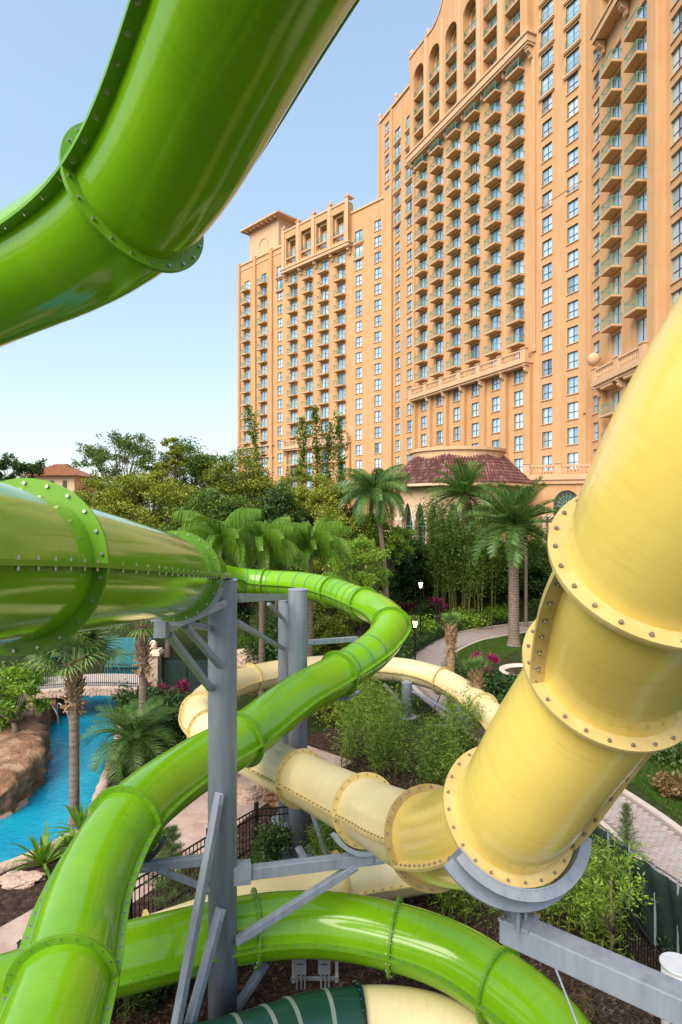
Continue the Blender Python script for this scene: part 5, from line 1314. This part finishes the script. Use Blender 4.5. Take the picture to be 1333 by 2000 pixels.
def fan_palm(name, label, base, h, fs, nf, trunk=.16, seed=0, boots=(60, 1.0, .3), bark='palmbark', cat='palm tree', upright=0.0, dead=0):
    rs = np.random.RandomState(seed); root = empty(name, base, label, cat)
    tb = MB(); trunk_mesh(tb, h, trunk, trunk*.95, (rs.uniform(-.1,.1),0), max(6, int(h/.16)), .05); tb.build('trunk', M[bark], root)
    for i in range(nf):
        u = (i+.5)/nf; a = i*2.39996+rs.uniform(-.2,.2); el = (1.4-1.3*u)*(1-upright)+upright*1.1 + rs.uniform(-.1,.1)
        o = link('frond', FAN[0 if u < .3 else (1 if u < .65 else 2)], root, V((0,0,h))); s = fs*rs.uniform(.85,1.08); o.scale = (s,s,s); o.rotation_euler = (rs.uniform(-.4,.4), -el, a)
    if boots:
        b = MB(); n, span, bl = boots
        for i in range(n):
            u = i/n; a = i*2.4+rs.uniform(-.3,.3); z = h-span*(1-u); r = trunk*(1.0+.25*math.sin(math.pi*u))
            c = V((math.cos(a)*r*.85, math.sin(a)*r*.85, z)); out = rs.uniform(.35,.9); d = V((math.cos(a)*out, math.sin(a)*out, .8 if u > .25 else rs.uniform(-1,.5))).normalized()
            b.bar(c, c+d*bl*rs.uniform(.6,1.1), .06, .022, up=(math.cos(a), math.sin(a), .1))
        b.build('leaf_bases', M['boots'], root); root.children[-1]['kind'] = 'stuff'
    return root
def bamboo(name, label, base, n, h, spread, nleaf, seed=0, leaf=(.2,.03), mat='bamboo', group=None, lean=.25, r=.018, zl=.15):
    rs = np.random.RandomState(seed); root = empty(name, base, label, 'bamboo', group); C = []
    for i in range(n):
        b = np.array([rs.normal(0,spread*.4), rs.normal(0,spread*.4), 0]); a = rs.uniform(0,6.28); hh = h*rs.uniform(.6,1.05); le = lean*rs.uniform(.3,1.2)*hh*.6
        pts = [b + np.array([math.cos(a)*le*u*u, math.sin(a)*le*u*u, hh*u*(1-.08*u)]) for u in np.linspace(0,1,7)]
        mb = MB(); mb.tube([tuple(p) for p in pts], [r*(1.15-.95*k/6) for k in range(7)], 5, False); mb.build('cane', M['cane'], root, True)
        P = np.array(pts); m = nleaf//n; u = zl + (1-zl)*rs.uniform(0,1,m)**.8; f = u*6; j = np.minimum(5, f.astype(int)); q = P[j]+(P[j+1]-P[j])*(f-j)[:,None]
        sz = .30*min(1.0, h/2.5)*(2.2 if h > 6 else 1); tuft = q + rs.normal(0,1,(m,3))*np.array([sz,sz,sz*.6])*rs.uniform(.3,1,(m,1)); C.append(tuft)
    C = np.concatenate(C); C = C[C[:,2] > .05]
    link('foliage', quads_mesh('foliage', leaf_quads(C, rs, leaf[0], leaf[1], .0, .25), M[mat]), root); return root
def conifer(name, label, base, h, r, seed, nleaf=4500, mat='needle'):
    rs = np.random.RandomState(seed); root = empty(name, base, label, 'pine'); mb = MB(); mb.tube([(0,0,0),(0,0,h)], [.035,.008], 7); C = []; D = []
    for i in range(40):
        u = .08+.9*i/40; a = i*2.4; L = r*(1-u)*rs.uniform(.6,1.1)+.06; z = u*h; e = np.array([math.cos(a)*L, math.sin(a)*L, z+L*.7])
        mb.tube([(0,0,z), tuple(e)], [.012,.004], 4); m = nleaf//40; t = rs.uniform(.15,1.05,m)[:,None]
        C.append(np.array([0,0,z])*(1-t)+e*t + rs.normal(0,.015,(m,3)))
    mb.build('trunk', M['bark'], root); C = np.concatenate(C)
    link('foliage', quads_mesh('foliage', leaf_quads(C, rs, .13, .008, .7), M[mat]), root); return root
def hedge(name, label, pts, w, h, mat, seed, dens=2200):
    rs = np.random.RandomState(seed); root = empty(name, V((pts[0].x,pts[0].y,0)), label, 'hedge'); P = np.array([(p.x-pts[0].x, p.y-pts[0].y) for p in pts])
    seg = np.hypot(*(P[1:]-P[:-1]).T); tot = seg.sum(); n = int(tot*dens); s = rs.uniform(0,tot,n); cs = np.concatenate([[0],np.cumsum(seg)]); j = np.clip(np.searchsorted(cs,s)-1,0,len(seg)-1); t = (s-cs[j])/seg[j]
    b = P[j]+(P[j+1]-P[j])*t[:,None]; C = np.concatenate([b,np.zeros((n,1))],1)
    ang = rs.uniform(0,math.pi,n); rr = 1+.12*np.sin(s*3.1)+rs.normal(0,.06,n); dirv = (P[j+1]-P[j])/seg[j][:,None]; nr = np.stack([-dirv[:,1],dirv[:,0]],1)
    sq = np.abs(np.cos(ang))**.6*np.sign(np.cos(ang)); sz = np.abs(np.sin(ang))**.5
    C[:,:2] += nr*(sq*rr*w/2)[:,None]; C[:,2] = sz*rr*h
    mb = MB()
    for k in range(len(P)-1): mb.bar((P[k][0],P[k][1],h*.4), (P[k+1][0],P[k+1][1],h*.4), w*.6, h*.7)
    mb.build('branches', M['bark'], root)
    link('foliage', quads_mesh('foliage', leaf_quads(C, rs, .11, .06, .4), M[mat]), root); return root

def bedz(y): return max(0.0, min(4.0, (y-50)/7.5*4.0))
def gp(px, d, z=0.0):
    if z == 0.0: z = bedz(d)
    q = at(px, 1000, d); return V((q.x, q.y, z))
def gb_(px, py):
    q = gz(px, py)
    if q.y <= 50: return q
    d = 35.67/((py-1000)/FPX + .5333); q = at(px, py, d); return q

# -- trees standing before the hotel (px, depth, top py, crown width px, crown height px)
def bgtree(px, d, pyt, wpx, hpx, label, mat, seed, name='oak_tree', z0=0.0, **kw):
    z0 = bedz(d); s = d/FPX; top = CAMZ-(pyt-1000)*s - z0
    kw['nleaf'] = int(kw.get('nleaf', 9000)*2.0); kw['leaf'] = tuple(x*.78 for x in kw.get('leaf', (.34,.17))); kw['nclump'] = int(kw.get('nclump', 26)*1.6); kw['sparse'] = kw.get('sparse', 1.0)*1.15
    return tree(name, label, gp(px, d, z0), top, wpx*s/2, hpx*s, mat, seed=seed, **kw)
bgtree(245, 62, 852, 190, 110, 'open crowned tree with bare dark branches above the big green tube', 'oak', 1, nclump=40, nleaf=5200, leaf=(.34,.16), sparse=.62, trunk=.2, fork=.35)
bgtree(30, 70, 880, 110, 90, 'dark sparse tree at the left edge beside the distant house', 'deep', 2, nclump=20, nleaf=3800, leaf=(.4,.2), sparse=.7)
bgtree(385, 66, 868, 170, 190, 'tall dense oak left of the hotel with rounded crown', 'oak', 3, nclump=40, nleaf=15000)
bgtree(330, 60, 850, 60, 130, 'narrow upright tree rising above the oaks', 'olive', 4, nclump=16, nleaf=3000)
bgtree(300, 55, 925, 210, 170, 'broad oak behind the big green tube', 'olive', 5, nclump=40, nleaf=15000)
bgtree(215, 58, 935, 150, 120, 'low rounded oak nearest the distant house', 'olive', 6, nclump=28, nleaf=8000)
bgtree(470, 62, 886, 160, 190, 'broad green oak at the hotel foot, left of the vine clad trees', 'olive', 7, nclump=40, nleaf=15000)
bgtree(545, 60, 915, 150, 170, 'mid green oak under the left hotel wing', 'olive', 8, nclump=36, nleaf=13000)
bgtree(420, 50, 960, 190, 150, 'dark oak behind the feathery palms', 'oak', 9, nclump=36, nleaf=13000)
bgtree(540, 50, 960, 170, 150, 'shadowy oak right behind the middle feathery palm', 'deep', 10, nclump=34, nleaf=12000)
bgtree(625, 52, 930, 160, 190, 'yellow green tree in front of the hotel centre', 'olive', 12, nclump=38, nleaf=14000)
bgtree(665, 44, 1000, 170, 170, 'bright olive tree left of the slender palm trunk', 'olive', 13, nclump=34, nleaf=13000, leaf=(.28,.14))
bgtree(745, 46, 985, 110, 120, 'yellowish tree around the slender palm trunk', 'lime', 14, nclump=24, nleaf=8000, leaf=(.26,.12))
bgtree(700, 36, 1060, 140, 170, 'feathery green shrub tree behind the green tube bend', 'lime', 15, nclump=30, nleaf=11000, leaf=(.22,.09), low=.4)
bgtree(640, 34, 1150, 130, 130, 'bushy tree below the green tube bend', 'olive', 16, nclump=26, nleaf=9000, leaf=(.22,.09), low=.2)
bgtree(480, 40, 1060, 120, 150, 'dark bushy tree behind the grey columns', 'deep', 17, nclump=24, nleaf=9000, low=.3)
bgtree(780, 52, 1050, 120, 100, 'dark leafy tree left of the bamboo grove', 'deep', 18, nclump=24, nleaf=9000, low=.3)
bgtree(1050, 54, 1060, 170, 90, 'dark shrubby tree behind the date palm', 'deep', 19, nclump=24, nleaf=9000, low=.2)
bgtree(960, 53, 1060, 120, 90, 'dark evergreen right of the bamboo grove', 'deep', 20, nclump=24, nleaf=8000, low=.2)
bgtree(330, 36, 1080, 150, 130, 'dark tree under the big green tube behind the gate', 'deep', 21, nclump=24, nleaf=9000, low=.3)
bgtree(200, 38, 1090, 160, 130, 'green tree behind the fan palms across the river', 'oak', 22, nclump=26, nleaf=9000, low=.3)
bgtree(60, 36, 1100, 160, 150, 'dense tree beyond the footbridge at left', 'deep', 23, nclump=26, nleaf=9000, low=.3)
bgtree(-90, 50, 930, 200, 170, 'large oak mostly hidden behind the big green tube', 'oak', 24, nclump=30, nleaf=9000)
# slender vine clad trees in front of the left wing
for px, pyt, wd, seed, lab in ((516, 862, 34, 31, 'slender vine clad tree leaning at the left wing corner'), (592, 882, 34, 32, 'slender leafy tree below the left wing ledge'), (619, 860, 44, 33, 'tallest slender vine clad tree in front of the left wing'), (640, 892, 40, 36, 'slender bushy tree just right of the tallest one'), (663, 880, 34, 34, 'slender dark tree at the right end of the left wing ledge')):
    rs = np.random.RandomState(seed); d = 74; s = d/FPX; top = CAMZ-(pyt-1000)*s; root = empty('slender_tree', gp(px, d), lab, 'tree', 'slender trees before the left wing')
    lx = rs.normal(0, .5) if px != 516 else -2.0
    pts = [(lx*(u**2)*1.0 - (1.0 if px == 516 else 0)*0 + .15*math.sin(u*9+seed), .1*math.cos(u*7), top*u) for u in np.linspace(0,1,12)]
    mb = MB(); mb.tube(pts, [.16*(1-.08*k) for k in range(12)], 7); mb.build('trunk', M['bark'], root, True)
    P = np.array(pts); m = 1300; u = .35+.65*rs.uniform(0,1,m); f = u*11; j = np.minimum(10,f.astype(int)); q = P[j]+(P[j+1]-P[j])*(f-j)[:,None]
    blob = .55+.45*np.sin(u*23+seed); q = q + rs.normal(0,1,(m,3))*(np.array([wd*s*.17,wd*s*.17,.4])*(.25+blob[:,None]))
    link('crown', quads_mesh('crown', leaf_quads(q, rs, .38, .2), M['oak']), root)

# -- palms
palm('date_palm', 'large date palm with stout ringed trunk beside the paver path', gb_(1004,1262), CAMZ-(1030-1000)*gb_(1004,1262).y/FPX, 3.7, 40, 'date', .36, 1, boots=(110, 1.5, .28))
palm('queen_palm', 'palm with drooping dark crown left of the pavilion roof', gp(757,44), 10.4, 3.4, 26, 'darkqueen', .2, 2, lean=(-.9,0))
palm('queen_palm', 'second drooping palm crown just behind the left pavilion palm', gp(722,52), 9.5, 3.4, 24, 'darkqueen', .2, 12, lean=(.2,0))
palm('date_palm', 'palm crown rising in front of the pavilion roof', gp(908,52), 9.4, 3.6, 30, 'date', .28, 3, boots=(60, 1.0, .25))
palm('queen_palm', 'feathery bright green palm leftmost behind the green tube', gp(432,28), 7.3, 2.9, 26, 'queen', .15, 4)
palm('queen_palm', 'feathery bright green palm in the middle of the three', gp(512,28.5), 7.1, 2.7, 26, 'queen', .15, 5)
palm('queen_palm', 'feathery bright green palm rightmost of the three', gp(606,30.5), 7.0, 2.6, 26, 'queen', .15, 6)
palm('palm_tree', 'small dark palm by the arched podium window', gp(1128,50), 8.4, 1.7, 20, 'date', .12, 7)
palm('palm_tree', 'slim grey trunk palm behind the date palm', gp(1028,48), 7.6, 1.6, 14, 'date', .13, 17, bark='palmbark')
palm('pygmy_palm', 'low arching date palm on the right river bank', gb_(262,1500), 1.0, 1.9, 34, 'pygmy', .13, 8)
palm('pygmy_palm', 'small arching palm below the second fan palm', gb_(295,1462), .7, 1.2, 22, 'pygmy', .1, 9)
fan_palm('fan_palm', 'tall fan palm with shaggy trunk beside the blue river', gb_(146,1612), CAMZ-(1296-1000)*gb_(146,1612).y/FPX, .92, 24, .135, 1, boots=(130, 1.35, .30))
fan_palm('fan_palm', 'fan palm with shaggy trunk near the stone gate pillar', gb_(280,1480), CAMZ-(1225-1000)*gb_(280,1480).y/FPX, .95, 24, .15, 2, boots=(130, 1.7, .30))
fan_palm('young_palm', 'young palm with bound fronds on a bare brown trunk', gb_(881,1398), CAMZ-(1222-1000)*gb_(881,1398).y/FPX, .42, 10, .17, 3, boots=(90, 1.2, .26), bark='boots', upright=.9)
fan_palm('young_palm', 'young fan palm with green tuft behind the cream tube', gb_(929,1440), CAMZ-(1312-1000)*gb_(929,1440).y/FPX, .42, 12, .17, 4, boots=(60, .8, .26), bark='boots', upright=.55)
for px, py, lab, tri in ((881,1398,'wooden stakes bracing the young palm with bound fronds',1), (929,1440,'wooden stakes bracing the young palm with green tuft',1)):
    r_ = empty('palm_stakes', gb_(px,py), lab, 'stakes')
    for k in range(3):
        a = k*2.1+.4; mb = MB(); mb.bar((math.cos(a)*.9,math.sin(a)*.9,0), (math.cos(a)*.2,math.sin(a)*.2,1.5), .06, .04); mb.build('stake', M['boots'], r_)

# -- bamboo and shrubs in the middle
bamboo('bamboo_grove', 'tall bamboo grove with crowded canes before the pavilion', gp(905,50), 60, CAMZ+1.6, 3.6, 36000, 1, (.30,.065), mat='oak', lean=.26, r=.035, zl=.38)
bamboo('bamboo_clump', 'young bamboo clump under the far cream tube, left', gb_(690,1490), 14, 2.8, 1.1, 2600, 2)
bamboo('bamboo_clump', 'young bamboo clump in the centre of the bed', gb_(765,1520), 16, 3.0, 1.1, 3200, 3)
bamboo('bamboo_clump', 'young bamboo clump beside the big yellow tube', gb_(862,1545), 16, 2.8, 1.1, 3200, 4)
bamboo('bamboo_clump', 'young bamboo clump behind the short grey column', gb_(905,1480), 12, 2.8, 1.0, 2400, 5)
bamboo('bamboo_clump', 'young bamboo clump left of the short grey column', gb_(725,1445), 12, 3.0, 1.0, 2400, 15)
bamboo('bamboo_clump', 'wispy bamboo below the cradle of the yellow drop', gb_(895,1788), 16, 1.9, .8, 3600, 6, (.15,.018))
bamboo('bamboo_clump', 'leafy bamboo right of the grey cradle', gb_(1128,1830), 22, 2.4, 1.0, 4600, 7, (.17,.022))
bamboo('bamboo_clump', 'bamboo clump beside the green screen fence', gb_(1195,1800), 14, 2.0, .8, 2600, 8, (.16,.022))
bamboo('bamboo_clump', 'sparse bamboo under the beam at the fence end', gb_(640,1690), 10, 1.4, .8, 1800, 9, (.14,.02))
bamboo('bamboo_clump', 'yellowish bamboo under the lower green tube', gb_(290,1960), 12, .9, .8, 1700, 10, (.13,.016))
t_ = tree('sapling', 'thin staked sapling with light leaves at lower right', gb_(1186,1905), 2.6, .75, 1.5, 'lime', 12, 700, (.10,.04), .022, 41, sparse=1.2, fork=.5)
mb = MB(); mb.tube([(.12,.05,0),(.1,.05,1.9)], .02, 6); mb.build('stake', M['boots'], t_)
conifer('pine_sapling', 'small upright pine sapling beside the right hand path', gb_(1224,1672), 1.35, .32, 51, 2600)
conifer('pine_sapling', 'bushy young pine beside the picket fence and front column', gb_(335,1812), 2.2, .75, 52, 7000)
conifer('pine_sapling', 'young pine just behind the near green tube', gb_(318,1745), 1.5, .55, 53, 3600)
shrub('round_shrub', 'round green shrub in front of the picket fence', gb_(531,1680), .45, .9, 'deep', 1500, (.12,.05), 61)
shrub('round_shrub', 'low green shrub behind the front column', gb_(500,1740), .5, .6, 'deep', 1200, (.12,.05), 62)
shrub('round_shrub', 'small shrub under the lower green tube beside the column', gb_(300,1960), .4, .45, 'deep', 700, (.12,.05), 63)
shrub('round_shrub', 'dark shrub in the lower right corner by the fence', gb_(1325,1850), .6, .7, 'deep', 1700, (.1,.05), 64)
shrub('round_shrub', 'dry grassy tuft on the mulch by the beam', gb_(1140,1990), .35, .3, 'straw', 500, (.18,.012), 65)
# bed behind the path
for i, (px, py, r, h, mt, lab, lf) in enumerate((
    (784,1226,1.3,2.6,'maroon','dark maroon cordyline clump left of the far lamp post',(.45,.09)),
    (862,1222,1.2,2.6,'maroon','purple cordyline clump right of the far lamp post',(.45,.09)),
    (968,1160,1.6,1.4,'maroon','faint maroon shrub in the shade behind the bamboo',(.45,.09)),
    (625,1130,1.5,1.2,'maroon','maroon shrub glimpsed behind the grey columns',(.45,.09)),
    (952,1318,.9,1.1,'magenta','bright magenta cordyline beside the white planter',(.4,.08)),
    (285,1378,.6,1.1,'magenta','magenta cordyline at the foot of the second fan palm',(.35,.07)),
    (345,1385,.7,1.5,'magenta','magenta cordyline before the dark mesh fence',(.35,.07)),
    (262,1372,.4,.9,'magenta','small magenta cordyline left of the second fan palm',(.35,.07)))):
    rr_ = strap_plant('cordyline', lab, gb_(px,py), 26, lf[0]*1.3, lf[1], mt, 70+i, .5, 'cordyline plants', 'cordyline', z=h*.6, heads=9, spread=r*.45)
for i, (px, py, r, h, mt, lab) in enumerate((
    (818,1250,1.2,1.5,'lime','pale yellow green shrub at the far lamp post'),
    (905,1225,1.8,1.3,'lime','leafy bright shrub along the back of the path'),
    (965,1218,1.6,1.2,'lime','leafy bright shrub left of the date palm trunk'),
    (1060,1205,2.2,1.4,'deep','dark shrub right of the date palm trunk'),
    (840,1215,1.6,1.6,'deep','dark shrub between the two purple cordylines'),
    (905,1330,1.0,.7,'deep','low shrub at the lawn edge by the bound young palm'),
    (985,1350,1.2,.7,'deep','low shrub ring left of the white planter'),
    (1000,1395,1.2,.7,'deep','low shrub behind the yellow drop'),
    (650,1300,1.8,1.7,'olive','olive shrub under the green tube bend'),
    (740,1330,1.6,1.6,'deep','dark shrub behind the far cream tube'),
    (690,1400,1.8,1.5,'olive','brownish green shrub left of the short grey column'),
    (530,1300,1.6,1.6,'deep','dark shrub between the front and rear columns'),
    (500,1270,1.5,1.2,'lime','bright shrub behind the front column'),
    (320,1425,1.3,1.5,'deep','glossy dark shrub on the right river bank'),
    (380,1445,1.2,1.3,'deep','glossy shrub beside the cream tube bend'),
    (265,1410,1.0,1.2,'deep','dark shrub near the footbridge end'),
    (350,1500,1.3,1.0,'deep','low shrub behind the near green tube'),
    (410,1520,1.2,.9,'olive','brown green ground shrub under the green tube'),
    (45,1375,1.3,1.8,'lime','light green shrub above the rock wall'),
    (110,1365,.9,1.2,'oak','shrub at the left end of the footbridge'),
    (10,1440,1.2,2.4,'lime','yellow green shrub at the left edge on the rock'),
    (1090,1430,1.4,.8,'deep','low hedge like shrub right of the yellow drop'),
    (1310,1475,1.2,.6,'deep','low dark shrub at the right edge above the lawn'),
    (1325,1560,.5,.5,'straw','dry yellow shrub at the right edge'))):
    onrock = px < 60 and py > 1370
    shrub('garden_shrub', lab, atz(px, py-25, 1.05) if onrock else gb_(px,py), r*(.75 if onrock else 1), h*(.6 if onrock else 1), mt, 2600, (.2,.09), 90+i)
hedge('clipped_hedge', 'low clipped hedge along the back of the curving path', smooth2([gz(1010,1213), gz(930,1224), gz(860,1243), gz(800,1276), gz(776,1310)], 5), .9, .7, 'deep', 5, 1300)
hedge('clipped_hedge', 'low clipped hedge at the right behind the yellow drop', smooth2([gz(1280,1410), gz(1333,1440), gz(1400,1490)], 4), .6, .5, 'deep', 6, 2000)
# shade loving planting in the dark bed before the podium
for i, (px, d, r, h) in enumerate(((800,53,2.8,2.4),(850,54,2.8,2.2),(960,54,2.8,2.6),(1010,54,2.6,2.0),(1080,53,2.8,2.0),(1130,52,2.6,1.8),(720,50,2.8,2.4),(590,40,2.4,2.0),(560,36,2.2,2.0))):
    shrub('shade_shrub', ['dark shade shrub left of the bamboo canes','dark shade shrub at the foot of the bamboo','dark shade shrub right of the bamboo canes','dark shrub left of the planter wall','dark shrub in front of the planter wall','dark shrub by the yellow flange','dark shrub behind the slender palm trunk','dark shrub seen between the tubes','dark shrub behind the rear columns'][i], gp(px,d), r, h, 'deep', 4200, (.32,.14), 140+i)
# strap leaved plants by the river
for i, (px, py, L, lab) in enumerate(((85,1690,1.05,'spiky green strap leaved plant on the near bank'), (160,1628,1.0,'strap leaved plant at the foot of the tall fan palm'), (140,1660,.6,'smaller strap leaved plant between bank and green tube'))):
    strap_plant('strap_plant', lab, gb_(px,py), 22, L, .13, 'queen', 160+i, .55)
# tree with pale branches on the island
tree('island_tree', 'small tree with pale twisting branches on the rock island', atz(28,1435,1.05), 2.3, 1.2, 1.6, 'lime', 18, 3400, (.16,.07), .12, 171, sparse=.9, bark='palmbark', fork=.35)
strap_plant('strap_plant', 'red tinted plant beside the pale branched tree', atz(66,1405,1.05), 14, .3, .05, 'magenta', 172, .6, z=.7)
# distant tree line
rs = np.random.RandomState(9); n = 26000; a = rs.uniform(-1.25, 1.0, n); d = rs.uniform(150, 260, n); x = np.sin(a)*d; y = np.cos(a)*d
hgt = 7+3*np.sin(a*37)+2*np.sin(a*91+1); C = np.stack([x, y, rs.uniform(0,1,n)**.7*hgt], 1)
o = link('distant_trees', quads_mesh('distant_trees', leaf_quads(C, rs, 1.8, 1.1), M['oak'])); o['kind'] = 'stuff'
